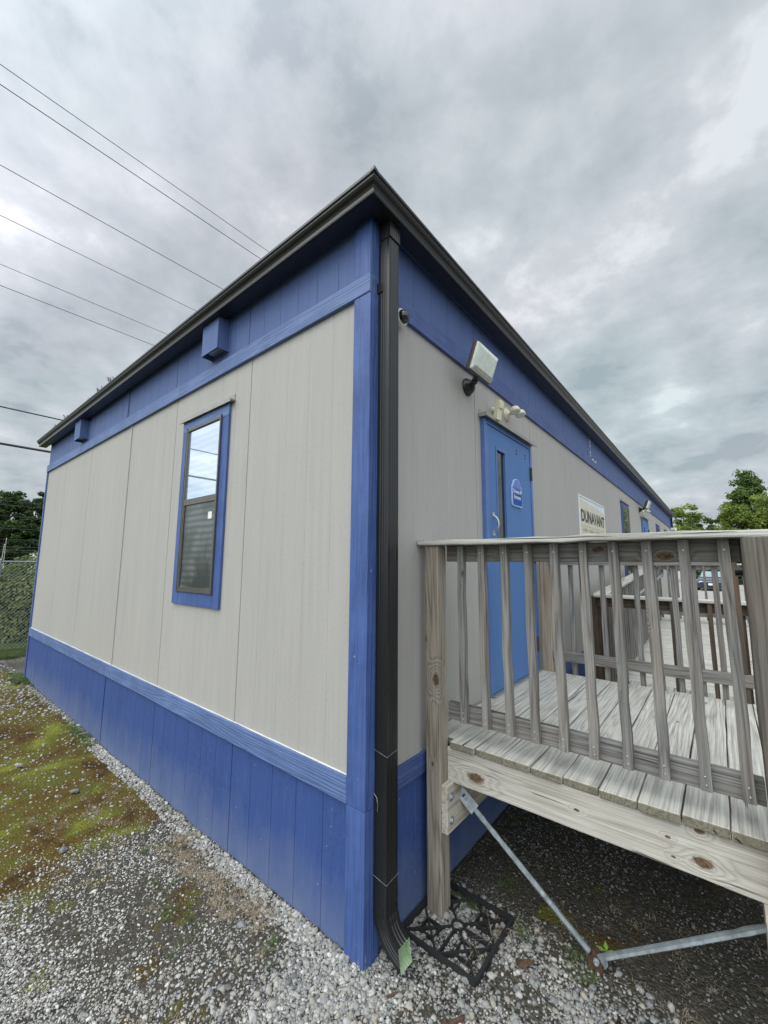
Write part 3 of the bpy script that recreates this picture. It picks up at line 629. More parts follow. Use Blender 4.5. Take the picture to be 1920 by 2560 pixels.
# windows -----------------------------------------------------------
def window(axis, u0, u1, z0=1.505, z1=3.075, fr=None):
    """casing boards, bronze frame, two sashes, drip cap. axis 'x' = left wall, 'y' = right wall"""
    def bx(mb, a, b, d0, d1, c, d, mi=0):
        if axis == 'x': mb.box(a, b, -d1, -d0, c, d, mi)
        else: mb.box(d0, d1, a, b, c, d, mi)
    og = (u0, 0, z0) if axis == 'x' else (0, u0, z0)
    mb = MB(); cw = .075; cr = .125 if axis == 'x' else .075
    fu0, fu1 = (u0+.098, u1-.094) if axis == 'x' else (u0+.09, u1-.07)
    bx(mb, u0, fu0+.01, .002, .020, z0, z1-.10); bx(mb, fu1-.01, u1, .002, .020, z0, z1-.10)
    bx(mb, fu0+.0105, fu1-.0105, .002, .0185, z0, z0+.11); w_ = obj('window', mb, M_tz, B, .002, og)
    mb = MB(); bx(mb, u0, u1, .002, .022, z1-.0995, z1); obj('head_casing', mb, M_tx if axis == 'x' else M_ty, w_, .002, og)
    mb = MB(); bx(mb, u0-.03, u1+.05, .002, .045, z1+.001, z1+.014); bx(mb, u0-.03, u1+.05, .040, .046, z1-.012, z1+.0009); bx(mb, u0-.02, u1+.045, .001, .006, z1+.0145, z1+.06)
    obj('drip_cap', mb, M_tapered, w_, .001, og)
    f0, f1, g0, g1 = fu0, fu1, z0+.10, z1-.085; b_ = .021; gm = g0+(g1-g0)*.515
    mb = MB(); dp = .030
    bx(mb, f0, f0+b_, .004, dp, g0, g1); bx(mb, f1-b_, f1, .004, dp, g0, g1); bx(mb, f0+b_, f1-b_, .004, dp-.001, g1-b_, g1); bx(mb, f0+b_, f1-b_, .004, dp-.001, g0, g0+b_)
    bx(mb, f1-.004, f1+.004, .0205, dp+.006, g0-.003, g1+.01); bx(mb, f0-.004, f0+.002, .0205, dp+.004, g0-.003, g1+.01)
    obj('frame', mb, M_bronze, w_, .002, og)
    mb = MB(); bx(mb, f0+b_, f1-b_, .012, .0275, gm, gm+.050); bx(mb, f0+b_+.0005, f0+b_+.012, .018, .026, g0+b_, gm); bx(mb, f1-b_-.014, f1-b_-.0005, .018, .026, g0+b_, gm); bx(mb, f0+b_+.014, f1-b_-.014, .018, .0255, g0+b_+.0004, g0+b_+.016)
    obj('sash', mb, M_bronze, w_, .0015, og)
    mb = MB(); bx(mb, f0+b_, f1-b_, .006, .016, gm+.050, g1-b_); obj('pane', mb, M_glass, w_, 0, og)
    mb = MB(); bx(mb, f0+b_+.014, f1-b_-.014, .006, .018, g0+b_+.016, gm); obj('pane', mb, M_screen if axis == 'x' else M_dglass, w_, 0, og)
    if axis == 'x':
        mb = MB(); bx(mb, f1-.135, f1-.078, .0182, .0192, gm-.135, gm-.080); obj('sticker', mb, MATS['white_plastic'], w_, 0, og, 'small blank white square sticker')
    return w_
window('x', -2.168, -1.412, 1.500, 3.055)
window('y', 7.33, 8.14)
window('y', 13.05, 13.86)
window('y', 15.48, 16.30)
# doors --------------------------------------------------------------
def door(y0, y1, open_=False):
    z0, z1 = .880, 3.005; og = (0, y0, z0)
    mb = MB(); ft = .055
    mb.box(.001, .034, y0, y0+ft, z0, z1); mb.box(.001, .034, y1-ft+.012, y1, z0, z1); mb.box(.001, .0335, y0+ft, y1-ft+.012, z1-.042, z1)
    mb.box(.001, .008, y0+ft, y1-ft+.012, z0, z1-.042, 1)
    D = obj('door', mb, [M_doorframe, M_dark], B, .002, og)
    ya, yb, zt = y0+.061, y1-.048, z1-.048
    g0, g1, gz0, gz1 = y0+.235, y0+.40, 1.99, 2.785
    mb = MB(); X0, X1 = .0085, .026
    mb.box(X0, X1, ya, g0, z0+.004, zt); mb.box(X0, X1, g1, yb, z0+.004, zt); mb.box(X0, X1, g0, g1, z0+.004, gz0); mb.box(X0, X1, g0, g1, gz1, zt)
    L = obj('door_leaf', mb, M_door, D, 0, og)
    mb = MB(); e_ = .020
    for a, b, c, d in ((g0-e_, g0, gz0-e_, gz1+e_), (g1, g1+e_, gz0-e_, gz1+e_), (g0, g1, gz0-e_, gz0), (g0, g1, gz1, gz1+e_)): mb.box(X1+.0003, X1+.006, a, b, c, d)
    obj('glass_trim', mb, M_doorframe, D, .001, og)
    mb = MB(); mb.box(X0+.001, X0+.004, g0, g1, gz0, gz1); obj('pane', mb, M_dglass, D, 0, og)
    mb = MB()
    for hz in (2.08, 2.225): mb.box(X1+.0003, X1+.006, ya+.055, ya+.095, hz-.020, hz+.020)
    mb.tube([(X1+.004, ya+.075, 2.085+.0), (X1+.028, ya+.075, 2.10), (X1+.042, ya+.075, 2.125), (X1+.046, ya+.075, 2.152), (X1+.042, ya+.075, 2.18), (X1+.028, ya+.075, 2.205), (X1+.004, ya+.075, 2.22)], .0075, 8)
    obj('handle', mb, M_alu, D, 0, og)
    for hz in (2.70, 1.90, 1.10):
        mb = MB(); mb.tube([(.042, y1-.050, hz-.055), (.042, y1-.050, hz+.075)], .009, 8); mb.box(.0345, .037, y1-.048, y1-.015, hz-.05, hz+.07); obj('hinge', mb, M_rust, D, 0, og)
    for hy in (y0+.675, y0+.892):
        for hz in (2.842, 2.872): mb = MB(); mb.lathe((X1+.0002, hy, hz), (1, 0, 0), [(.011, 0), (.011, .0012)], 10); obj('bolt_hole', mb, M_rubber, D, 0, og)
    mb = MB(); mb.box(.001, .075, y0-.035, y1+.055, z1+.012, z1+.020); mb.box(.070, .076, y0-.035, y1+.055, z1-.012, z1+.0118); mb.box(.001, .006, y0-.02, y1+.04, z1+.0205, z1+.06); mb.box(.0065, .070, y0-.035, y0-.031, z1-.01, z1+.0118)
    obj('drip_cap', mb, M_tapered, D, .001, og)
    mb = MB(); mb.box(.0, .060, y0+.02, y1-.02, z0-.012, z0-.001); mb.box(.0, .045, y0+.02, y1-.02, z0-.035, z0-.0125, 1); obj('threshold', mb, [M_alu, M_dark], D, .001, og)
    return D
door(1.336, 2.393)
door(9.985, 11.04)
# siding under second door glimpsed: blue band etc. is part of the skirting
mb = MB(); mb.box(-.30, .08, YR+.03, YR+.12, .1, 3.76); obj('downspout', mb, M_gutter, B)
rc_ = random.Random(4)
mb = MB(); P_ = [(.001, 5.07+rc_.gauss(0, .006), 3.79-.02*k) for k in range(17)]; mb.tube(P_, [rc_.choice([.002, .003, .009, .006]) for _ in P_], 5); obj('pale_bead', mb, M_white, B)  # white caulk in the frieze joint
mb = MB(); P_ = [(.021, 5.03+.03*k, 3.425+rc_.gauss(0, .005)) for k in range(9)]; mb.tube(P_, [rc_.choice([.005, .014, .020]) for _ in P_], 5); obj('pale_bead', mb, M_white, B)

# ---------------------------------------------------------------- fixtures on the walls
def floodlight(dy, label):
    T = thing('floodlight', (0, 1.12+dy, 3.175), label, 'floodlight', 'wall floodlights')
    mb = MB(); mb.lathe((.024*0+.001, 1.12+dy, 3.175), (1, 0, 0), [(.068, 0), (.068, .012), (.058, .02), (.050, .040), (.034, .056), (.012, .066)], 20); obj('base', mb, M_dark, T)
    mb = MB(); mb.tube([(.05, 1.11+dy, 3.165), (.10, 1.06+dy, 3.18), (.125, 1.04+dy, 3.205)], [.016, .017, .016], 10); mb.tube([(.085, 1.075+dy, 3.172), (.105, 1.055+dy, 3.188)], .024, 10); mb.tube([(.12, 1.045+dy, 3.198), (.135, 1.035+dy, 3.215)], .022, 8)
    obj('arm', mb, M_dark, T)
    # head: face 0.315 wide, 0.18 tall, tilted down 20 degrees
    c = Vector((.211, .997+dy, 3.254)); nrm = Vector((math.cos(R(20)), 0, -math.sin(R(20)))); up = Vector((math.sin(R(20)), 0, math.cos(R(20)))); yy = Vector((0, 1, 0))
    def P(a, b, d): return c+yy*a+up*b+nrm*d
    def loft(mb, secs, mi=0, cap=(True, True)):
        vs = []
        for hw, hh, d in secs: vs += [P(-hw, -hh, d), P(hw, -hh, d), P(hw, hh, d), P(-hw, hh, d)]
        fs = [(i*4+k, i*4+(k+1) % 4, (i+1)*4+(k+1) % 4, (i+1)*4+k) for i in range(len(secs)-1) for k in range(4)]
        if cap[0]: fs.append((3, 2, 1, 0))
        if cap[1]: n = len(secs)*4; fs.append((n-4, n-3, n-2, n-1))
        mb.add(vs, fs, mi)
    mb = MB(); loft(mb, [(.10, .05, -.075), (.150, .088, -.045), (.163, .100, -.022), (.163, .100, -.012)]); obj('housing', mb, M_browncase, T, .004)
    mb = MB(); loft(mb, [(.157, .093, -.0115), (.154, .090, .006), (.122, .062, .020)]); L = obj('lens', mb, M_lampglass, T, .003)
    mb = MB()
    for i in range(5):
        a = P(-.150, -.087+i*.0055, .0082+i*.0027); b = P(.150, -.087+i*.0055, .0082+i*.0027); mb.tube([a, b], .0012, 5)
    obj('rib', mb, M_alu, L)
    return T
floodlight(0, 'square floodlight with frosted lens above the near blue door')
floodlight(8.72, 'far small floodlight seen edge-on, farther down the long wall')
def motion(y, z, lb):
    T = thing('motion_sensor', (0, y+.09, z), lb, 'motion sensor')
    mb = MB(); mb.lathe((.001, y+.09, z+.05), (1, 0, 0), [(.028, 0), (.028, .01), (.018, .022), (.010, .04)], 14); mb.tube([(.04, y+.088, z+.05), (.075, y+.03, z+.04)], .012, 8); obj('bracket', mb, M_cream, T)
    M = Matrix.Translation((.088, y, z)) @ Matrix.Rotation(R(10), 4, 'Y') @ Matrix.Rotation(R(-12), 4, 'Z')
    mb = MB(); mb.box(-.022, .022, -.028, .028, -.082, .082, 0, M); obj('body', mb, M_cream, T, .005)
    mb = MB(); mb.box(.0225, .034, -.024, .024, .01, .062, 0, M); obj('lens', mb, M_cream, T, .006)
motion(1.49, 3.085, 'cream box-shaped motion sensor over the near blue door, beside the twin lamps')
def twin(y, z, lb):
    T = thing('emergency_light', (0, y, z), lb, 'emergency light', 'twin headed emergency lights')
    mb = MB(); mb.lathe((.001, y, z), (1, 0, 0), [(.062, 0), (.062, .006), (.040, .020), (.016, .034)], 22); obj('base', mb, M_cream, T)
    for a, b, c in ((-.085, .115, -.02), (.015, .125, -.025)):
        p = Vector((b, y+a, z+c)); mb = MB(); mb.tube([(.03, y, z), (b*.6, y+a*.55, z+c*.4), p+Vector((-.02, 0, .012))], .010, 8)
        d = Vector((.25, -.12, -1)).normalized(); prof = [(.008, -.05)]+[(.044*math.sin(R(k)), -.005-.044*math.cos(R(k))) for k in (20, 40, 60, 80, 90)]+[(.045, .006), (.041, .009)]
        mb.lathe(p, d, prof, 20); h_ = obj('lamp_head', mb, M_cream, T)
        mb = MB(); mb.lathe(p+d*.0092, d, [(.039, 0), (.036, .003)], 20); obj('lens', mb, M_lampglass, h_)
twin(1.875, 3.185, 'cream twin-headed emergency light over the near blue door')
twin(10.4, 3.19, 'small pale twin-headed light over the far blue door')
def domecam(x, y, z, lb, s_=1):
    T = thing('security_camera', (x, y, z), lb, 'security camera')
    ax = Vector((1, -.0, -.05)).normalized()
    mb = MB(); mb.lathe((x, y, z), ax, [(.052*s_, 0), (.052*s_, .022*s_), (.047*s_, .030*s_)], 24); obj('housing', mb, M_white, T)
    mb = MB(); mb.lathe(Vector((x, y, z))+ax*.0302*s_, ax, [(.041*s_*math.cos(R(k)), .041*s_*math.sin(R(k))) for k in (0, 20, 40, 60, 75, 88)], 24); obj('dome', mb, M_dome, T)
domecam(.026, .232, 3.285, 'white dome camera with black globe peeking out behind the downspout')
T = thing('security_camera', (0.0, 17.9, 3.28), 'tiny white camera at the far end of the long wall', 'security camera')
mb = MB(); mb.box(.026, .12, 17.85, 17.95, 3.22, 3.32); obj('body', mb, M_white, T, .01)
mb = MB(); mb.lathe((.12, 17.9, 3.27), (1, -.5, -.3), [(.06, 0), (.06, .07), (.05, .09)], 12); obj('lens_barrel', mb, M_white, T)

# company sign
T = thing('company_sign', (.0, 5, 1.9), 'large cream company sign with white border and bold black lettering on the long wall', 'sign')
sy0, sy1, sz0, sz1 = 4.205, 5.77, 1.90, 2.782
mb = MB(); mb.box(.001, .012, sy0, sy1, sz0, sz1); obj('board', mb, M_white, T, .001)
t = NT('sign_print'); t.set(t.ramp(t.noise(t.coord(), 3, 4), (.35, (.60, .56, .43)), (.65, (.69, .62, .50))), .4); M_sp = t.m
t = NT('sign_sky'); t.set(t.ramp(t.noise(t.coord(), 4, 3), (.35, (.60, .66, .74)), (.65, (.76, .80, .84))), .4); M_ss = t.m
mb = MB(); mb.add([(.0135, sy0+.05, sz0+.04), (.0135, sy1-.05, sz0+.04), (.0135, sy1-.05, 2.640), (.0135, sy0+.05, 2.722)], [(0, 1, 2, 3)])
mb.add([(.0145, sy0+.05, 2.366), (.0145, sy1-.05, 2.363), (.0145, sy1-.05, 2.357), (.0145, sy0+.05, 2.36)], [(0, 1, 2, 3)], 1)
obj('print', mb, [M_sp, M_tapered], T, 0, fix=False)
mb = MB(); mb.add([(.0135, sy0+.05, 2.728), (.0135, sy1-.05, 2.650), (.0135, sy1-.05, 2.742), (.0135, sy0+.05, 2.742)], [(0, 1, 2, 3)]); obj('print', mb, M_ss, T, 0, fix=False)
mb = MB(); mb.box(.0125, .0142, sy0+.03, sy1-.03, 2.750, 2.757); text_mb(mb, 'DUNAVANT', 4.275, 5.700, 2.418, 2.590, .0155, bold=.035); obj('lettering', mb, M_dark, T, 0, fix=False)
t = NT('faded_ink'); t.set((.30, .29, .22), .6); mb = MB(); text_mb(mb, 'GLOBAL  •  FREIGHT  •  LOGISTICS  SERVICES', 4.33, 5.66, 2.29, 2.335, .0155, bold=.0); obj('small_lettering', mb, t.m, T, 0, fix=False)
# door plaque
T = thing('door_plaque', (.027, 1.96, 2.35), 'blue arched entrance plaque with white border on the near blue door', 'sign')
def arch(e_):
    y0, y1, z0, z1 = 1.850+e_, 2.078-e_, 2.345+e_, 2.535-e_*.6
    P = [(y0+.018, z0), (y1-.018, z0), (y1-.005, z0+.005), (y1, z0+.018), (y1, z1-.012), (y1-.010, z1), (y1-.03, z1+.002)]
    for k in range(0, 181, 15): P.append(((y0+y1)/2+(.083-e_*.6)*math.cos(R(k)), z1+.008+.055*math.sin(R(k))))
    P += [(y0+.03, z1+.002), (y0+.010, z1), (y0, z1-.012), (y0, z0+.018), (y0+.005, z0+.005)]; return P
M_pb = plain('plaque_border', (.40, .54, .82), .5); 
t = NT('plaque_blue'); tcn = t.n('ShaderNodeTexCoord'); sp = t.n('ShaderNodeSeparateXYZ'); t.l(tcn.outputs['Object'], sp.inputs[0])
k = t.ramp(t.math('ADD', t.math('MULTIPLY', t.math('SUBTRACT', sp.outputs[2], 2.345), 4), t.math('MULTIPLY', t.noise(t.coord(), 25, 2), .12)), (.50, (.006, .075, .36)), (.66, (.03, .09, .34)), (.76, (.14, .22, .58)))
t.set(k, .5, 0, .2); M_pq = t.m
mb = MB(); mb.prism(arch(0), .0275, .041, 'x'); obj('board', mb, M_pb, T, .001)
mb = MB(); mb.prism(arch(.010), .0412, .0425, 'x'); obj('face', mb, M_pq, T)
mb = MB(); text_mb(mb, "Drivers IP", 1.868, 2.062, 2.462, 2.500, .0432, bold=.02); text_mb(mb, 'Entrance', 1.885, 2.035, 2.412, 2.448, .0432, bold=.02)
obj('lettering', mb, M_white, T, 0, fix=False)

# weeds sprouting in the gutter
def tuft_mesh(seed):
    rr = random.Random(seed); mb = MB()
    for s_ in range(3):
        bx, by = rr.gauss(0, .02), rr.gauss(0, .01); h = rr.uniform(.05, .11); tx, ty = bx-.02+rr.gauss(0, .02), by+rr.gauss(0, .02)
        mb.tube([(bx, by, -.06), (bx*.5+tx*.5, by, h*.5), (tx, ty, h)], .0015, 4)
        for i in range(46):
            u = rr.uniform(.35, 1.05); p = Vector((bx+(tx-bx)*u, by+(ty-by)*u, h*u)); d = Vector((rr.gauss(0, 1), rr.gauss(0, 1), rr.gauss(.5, .7))).normalized()*rr.uniform(.018, .036); q_ = d.cross(Vector((0, 0, 1))).normalized()*.0018
            mb.add([p-q_, p+q_, p+d], [(0, 1, 2)])
    return mb
M_tuft = plain('dark_weed', (.03, .04, .022), .9)
TG = [(-6.48, 1.15), (-6.25, .7), (-5.86, 1.1), (-4.70, 1.0), (-4.38, 1.1), (-4.18, .75), (-3.88, 1.1), (-3.74, .9), (-3.60, .6)]
names_ = ['nearest the far left gutter end', 'second from the far left gutter end', 'by itself, third from the far left gutter end', 'left of a close pair in mid gutter', 'just right of the mid-gutter pair', 'small, beside the bushiest one', 'bushiest of the group nearest the photographer', 'just right of the bushiest one', 'lowest and closest to the building corner']
for i, (x, s_) in enumerate(TG):
    mb = tuft_mesh(i); o = obj('gutter_weed', mb, M_tuft, fix=False); o.location = (x, -.12, 3.845); o.scale = (s_*1.1,)*3; tag(o, 'dark weed tuft growing in the gutter, '+names_[i], 'weed', 'weeds growing in the gutter')

# ---------------------------------------------------------------- deck
DK = thing('wooden_deck', (.8, 1.5, 0), 'weathered grey wooden deck and railing in front of the near blue door', 'deck')
def wob(x0, x1, y0, y1, z0, z1, ax, n=8, amp=.0015, seed=0):
    """a board with slightly wavering edges along its long axis"""
    rr = random.Random(seed); mb = MB(); lo, hi = {'x': (x0, x1), 'y': (y0, y1), 'z': (z0, z1)}[ax]; vs = []
    for i in range(n+1):
        u = lo+(hi-lo)*i/n; a, b = rr.gauss(0, amp), rr.gauss(0, amp); c, d = rr.gauss(0, amp*.6), rr.gauss(0, amp*.6)
        if ax == 'x': vs += [(u, y0+a, z0+b), (u, y1+a+c, z0+b), (u, y1+a+c, z1+b+d), (u, y0+a, z1+b+d)]
        if ax == 'y': vs += [(x0+a, u, z0+b), (x1+a+c, u, z0+b), (x1+a+c, u, z1+b+d), (x0+a, u, z1+b+d)]
        if ax == 'z': vs += [(x0+a, y0+b, u), (x1+a+c, y0+b, u), (x1+a+c, y1+b+d, u), (x0+a, y1+b+d, u)]
    fs = [(i*4+k, i*4+(k+1) % 4, (i+1)*4+(k+1) % 4, (i+1)*4+k) for i in range(n) for k in range(4)]+[(0, 1, 2, 3), (n*4+3, n*4+2, n*4+1, n*4)]
    mb.add(vs, fs); return mb
ZD = .865
mb = MB(); xs_ = [.012, .165]+[.165+.1478*k for k in range(1, 11)]
for i in range(len(xs_)-1):
    m2 = wob(xs_[i]+.0028, xs_[i+1]-.0028, .512+(.035 if i == 0 else random.gauss(0, .006)) if i else .56, 2.43+random.gauss(0, .006), .829, ZD+random.gauss(0, .001), 'y', 10, .0012, i)
    mb.add(m2.v, m2.f)
t = bpy.data.materials
deckm = W('deck', 'y').copy(); deckm.name = 'deck_boards'
# every board gets its own figure: shift the grain by board index
def per_board(mat, ax, pitch, off):
    nt_ = mat.node_tree
    for n in [n for n in nt_.nodes if n.type == 'MAPPING']:
        src = n.inputs[0].links[0].from_socket
        tcn = nt_.nodes.new('ShaderNodeTexCoord'); sp = nt_.nodes.new('ShaderNodeSeparateXYZ'); nt_.links.new(tcn.outputs['Object'], sp.inputs[0])
        m1 = nt_.nodes.new('ShaderNodeMath'); m1.operation = 'SUBTRACT'; nt_.links.new(sp.outputs['XYZ'.index(ax)], m1.inputs[0]); m1.inputs[1].default_value = off
        m2 = nt_.nodes.new('ShaderNodeMath'); m2.operation = 'DIVIDE'; nt_.links.new(m1.outputs[0], m2.inputs[0]); m2.inputs[1].default_value = pitch
        m3 = nt_.nodes.new('ShaderNodeMath'); m3.operation = 'FLOOR'; nt_.links.new(m2.outputs[0], m3.inputs[0])
        m4 = nt_.nodes.new('ShaderNodeMath'); m4.operation = 'MULTIPLY'; nt_.links.new(m3.outputs[0], m4.inputs[0]); m4.inputs[1].default_value = 7.31
        cb = nt_.nodes.new('ShaderNodeCombineXYZ')
        for k_ in range(3): nt_.links.new(m4.outputs[0], cb.inputs[k_])
        ad_ = nt_.nodes.new('ShaderNodeVectorMath'); ad_.operation = 'ADD'; nt_.links.new(src, ad_.inputs[0]); nt_.links.new(cb.outputs[0], ad_.inputs[1]); nt_.links.new(ad_.outputs[0], n.inputs[0])
per_board(deckm, 'X', .1478, .0172)
def endgrain(mat, axis_i):
    nt_ = mat.node_tree; b = nt_.nodes['Principled BSDF']; src = b.inputs['Base Color'].links[0].from_socket
    g_ = nt_.nodes.new('ShaderNodeNewGeometry'); sp = nt_.nodes.new('ShaderNodeSeparateXYZ'); nt_.links.new(g_.outputs['True Normal'], sp.inputs[0])
    a = nt_.nodes.new('ShaderNodeMath'); a.operation = 'ABSOLUTE'; nt_.links.new(sp.outputs[axis_i], a.inputs[0])
    g2 = nt_.nodes.new('ShaderNodeMath'); g2.operation = 'GREATER_THAN'; nt_.links.new(a.outputs[0], g2.inputs[0]); g2.inputs[1].default_value = .6
    m = nt_.nodes.new('ShaderNodeMix'); m.data_type = 'RGBA'; m.blend_type = 'MULTIPLY'; nt_.links.new(g2.outputs[0], m.inputs[0]); nt_.links.new(src, m.inputs[6]); m.inputs[7].default_value = (.42, .39, .32, 1)
    nt_.links.new(m.outputs[2], b.inputs['Base Color'])
endgrain(deckm, 1)      # the cut ends of the boards are grey-brown and mossy
obj('decking', mb, deckm, DK, .005)
def screws(mb, pts, d=(0, -1, 0), r=.0042, mi=1):
    for p in pts: mb.lathe(p, d, [(r, 0), (r*.7, .0012)], 8, mi)
mb = wob(.142, 1.62, .528, .566, .652, .828, 'x', 12, .001, 5); obj('rim_beam', mb, MATS['rim_beam_wood'], DK, .004, (.142, .53, .65))
mb = wob(.142, 1.62, 2.36, 2.398, .652, .828, 'x', 8, .001, 6); obj('rim_beam', mb, W('beam', 'x'), DK, .004, (.142, 2.36, .65))
for jy in (.95, 1.35, 1.75, 2.1): mb = MB(); mb.box(.142, 1.60, jy, jy+.038, .652, .8275); obj('joist', mb, W('beam', 'x'), DK, .002, (.142, jy, .65))
mb = MB(); mb.box(.1395, .1775, .462, 2.52, .415, .6515); gb = obj('girder', mb, W('beam', 'y'), DK, .003, (.14, .46, .41))
mb = MB(); mb.box(1.42, 1.4575, .462, 2.52, .415, .6515); obj('girder', mb, W('beam', 'y'), DK, .003, (1.42, .46, .41))
for bz in (.59, .475): mb = MB(); mb.lathe((.178, .50, bz), (1, 0, 0), [(.020, 0), (.020, .003), (.012, .0035), (.011, .012), (.006, .014)], 12); obj('bolt', mb, M_galv, gb)
for (x, y, zt, m_) in ((.047, .457, 1.938, 'post'), (1.458, .440, 1.940, 'rail'), (.055, 2.40, 1.90, 'post'), (1.40, 2.415, 1.90, 'brown')):
    wd = .0915 if m_ != 'rail' else .14
    mb = wob(x, x+wd, y, y+wd, .655 if m_ == 'rail' else -.05, zt, 'z', 8, .0012, int(x*100)); obj('post', mb, MATS['front_post_wood'] if x == .047 else MATS['dark_post_wood'] if m_ == 'rail' else W(m_, 'z'), DK, .006, (x, y, 0), 'dark brown stained post' if m_ == 'brown' else None)
# front railing
mb = wob(.004, 1.64, .438, .592, 1.9405, 1.969, 'x', 14, .0018, 3); obj('cap_rail', mb, W('deck', 'x'), DK, .006, (0, .44, 1.94))
mb = wob(.1395, 1.457, .5495, .5875, 1.847, 1.9395, 'x', 12, .001, 4); obj('top_rail', mb, MATS['front_top_rail_wood'], DK, .004, (.14, .55, 1.85))
mb = wob(.1395, 1.457, .5495, .5875, .968, 1.060, 'x', 12, .001, 7); obj('bottom_rail', mb, W('rail', 'x'), DK, .004, (.14, .55, .96))
BXS = [(.229, .234), (.357, .362), (.488, .492), (.617, .620), (.747, .752), (.876, .880), (1.005, 1.009), (1.133, 1.138), (1.262, 1.268), (1.391, 1.393)]
for i, (a, b) in enumerate(BXS):
    mb = wob(a, a+.0375, .5135, .5490, .978, 1.9390, 'z', 7, .0016, 20+i)
    mb.v = [(v[0]+(b-a)*(1.939-v[2])/.961, v[1], v[2]) for v in mb.v]
    screws(mb, [(b+.018, .5125, 1.03), (b+.020, .5125, 1.00), (a+.018, .5125, 1.895)])
    obj('baluster', mb, [W('rail', 'z'), M_alu], DK, .003, (a, .51, .97))
# rear railing
mb = wob(-.0+.03, 1.60, 2.375, 2.51, 1.905, 1.935, 'x', 8, .001, 8); obj('cap_rail', mb, W('deck', 'x'), DK, .005, (0, 2.4, 1.93))
mb = wob(.1475, 1.399, 2.402, 2.440, 1.832, 1.9045, 'x', 8, .001, 9); obj('top_rail', mb, W('rail', 'x'), DK, .003, (.15, 2.4, 1.83))
mb = wob(.1475, 1.56, 2.402, 2.440, .975, 1.060, 'x', 8, .001, 10); obj('bottom_rail', mb, W('rail', 'x'), DK, .003, (.15, 2.4, .97))
for k in range(9):
    a = .303+.1293*k; mb = wob(a, a+.0375, 2.4405, 2.476, .80, 1.904, 'z', 6, .0015, 50+k); obj('baluster', mb, W('rail', 'z'), DK, .003, (a, 2.44, .8))
# steel handrail whose end shows beside the right post
mb = MB(); mb.tube([(1.437, .66, 1.806), (1.50, .66, 1.806), (1.75, .66, 1.79), (2.9, .66, 1.0)], .0165, 14); obj('handrail', mb, M_dark, DK)
# steps down on the right
for i, (x0_, z_) in enumerate(((1.645, .69), (1.93, .50), (2.215, .31))):
    mb = MB(); mb.box(x0_, x0_+.137, .60, 2.35, z_-.037, z_); mb.box(x0_+.143, x0_+.28, .60, 2.35, z_-.037, z_); obj('tread', mb, W('deck', 'y'), DK, .004, (x0_, .6, z_))
for y_ in (.57, 2.352):
    mb = MB(); mb.prism([(1.63, .82), (1.63, .40), (2.20, -.01), (2.56, -.01), (2.56, .20)], y_, y_+.03, 'y'); obj('stringer', mb, W('rail', 'x'), DK, .003, (1.6, y_, 0))

# ground anchor with two galvanised straps
GA = thing('ground_anchor', (.80, .70, 0), 'galvanised V-shaped tie-down straps meeting at a rusty ground anchor under the deck', 'anchor strap')
def strap(a, b, wd, nrm, bulge=None):
    wd *= .80
    a = Vector(a); b = Vector(b); d = (b-a).normalized(); s_ = d.cross(Vector(nrm)).normalized(); n_ = s_.cross(d).normalized(); vs = []; mb = MB(); N = 26
    prof = [(-.5, 0), (-.38, .22), (0, .10), (.38, .22), (.5, 0)]
    for i in range(N+1):
        u = i/N; p = a+(b-a)*u; ww = wd*(1+.12*math.sin(i*2.1)*(1 if u < .35 else .2)); fl = 1.0
        off = n_*(.006*math.sin(u*3.1)+(.003*math.sin(i*1.7) if .12 < u < .34 else 0))
        vs += [p+off+s_*c*ww*fl+n_*h*ww for c, h in prof]
    m_ = len(prof); fs = [(i*m_+k, i*m_+k+1, (i+1)*m_+k+1, (i+1)*m_+k) for i in range(N) for k in range(m_-1)]
    mb.add(vs, fs); return mb
VD = Vector((.35, -.80, .5))
for a, b in (((.200, .620, .545), (.785, .703, .050)), ((1.56, .655, .60), (.825, .700, .045))):
    mb = strap(a, b, .034, VD); o = obj('strap', mb, M_galv, GA, 0, fix=False); sl = o.modifiers.new('thick', 'SOLIDIFY'); sl.thickness = .002
    A_ = Vector(a); Bv = Vector(b); mid = A_.lerp(Bv, .60); mb = strap(mid+VD*.008, Bv+VD*.010, .026, VD); 
    if a[0] < 1: o2 = obj('overlap_strap', mb, M_galv, o, 0, fix=False); sl = o2.modifiers.new('thick', 'SOLIDIFY'); sl.thickness = .002
# bracket plate at the top of the left strap
A_ = Vector((.200, .620, .545)); d_ = (Vector((.785, .703, .050))-A_).normalized(); s_ = d_.cross(VD).normalized(); n_ = s_.cross(d_).normalized(); mb = MB()
M_ = Matrix((s_, d_, n_)).transposed().to_4x4(); M_.translation = A_
for bx in ((-.026, -.010, -.05, .07), (.010, .026, -.05, .07), (-.010, .010, -.05, -.02), (-.010, .010, .012, .07), (-.010, .010, -.008, -.001)): mb.box(bx[0], bx[1], bx[2], bx[3], .008, .011, 0, M_)
mb.box(-.026, .026, -.053, -.0505, -.02, .0115, 0, M_); mb.box(.0262, .029, -.04, .075, -.012, .011, 0, M_)
obj('bracket', mb, M_galv, GA)
mb = MB(); mb.lathe((.80, .715, -.02), (.1, .1, 1), [(.016, 0), (.016, .06), (.022, .062), (.020, .075)], 10); mb.box(.785, .845, .665, .715, .012, .045); mb.box(.775, .79, .70, .74, .0, .055); obj('anchor_head', mb, M_rust, GA, .002)
mb = MB(); mb.lathe((.822, .668, .052), (.2, -.9, .3), [(.013, 0), (.013, .012), (.007, .0125), (.007, .03)], 8); obj('bolt', mb, M_galv, GA); mb = MB(); mb.lathe((.85, .69, .045), (1, -.6, .2), [(.014, -.01), (.014, .008)], 8); obj('bolt', mb, M_galv, GA)
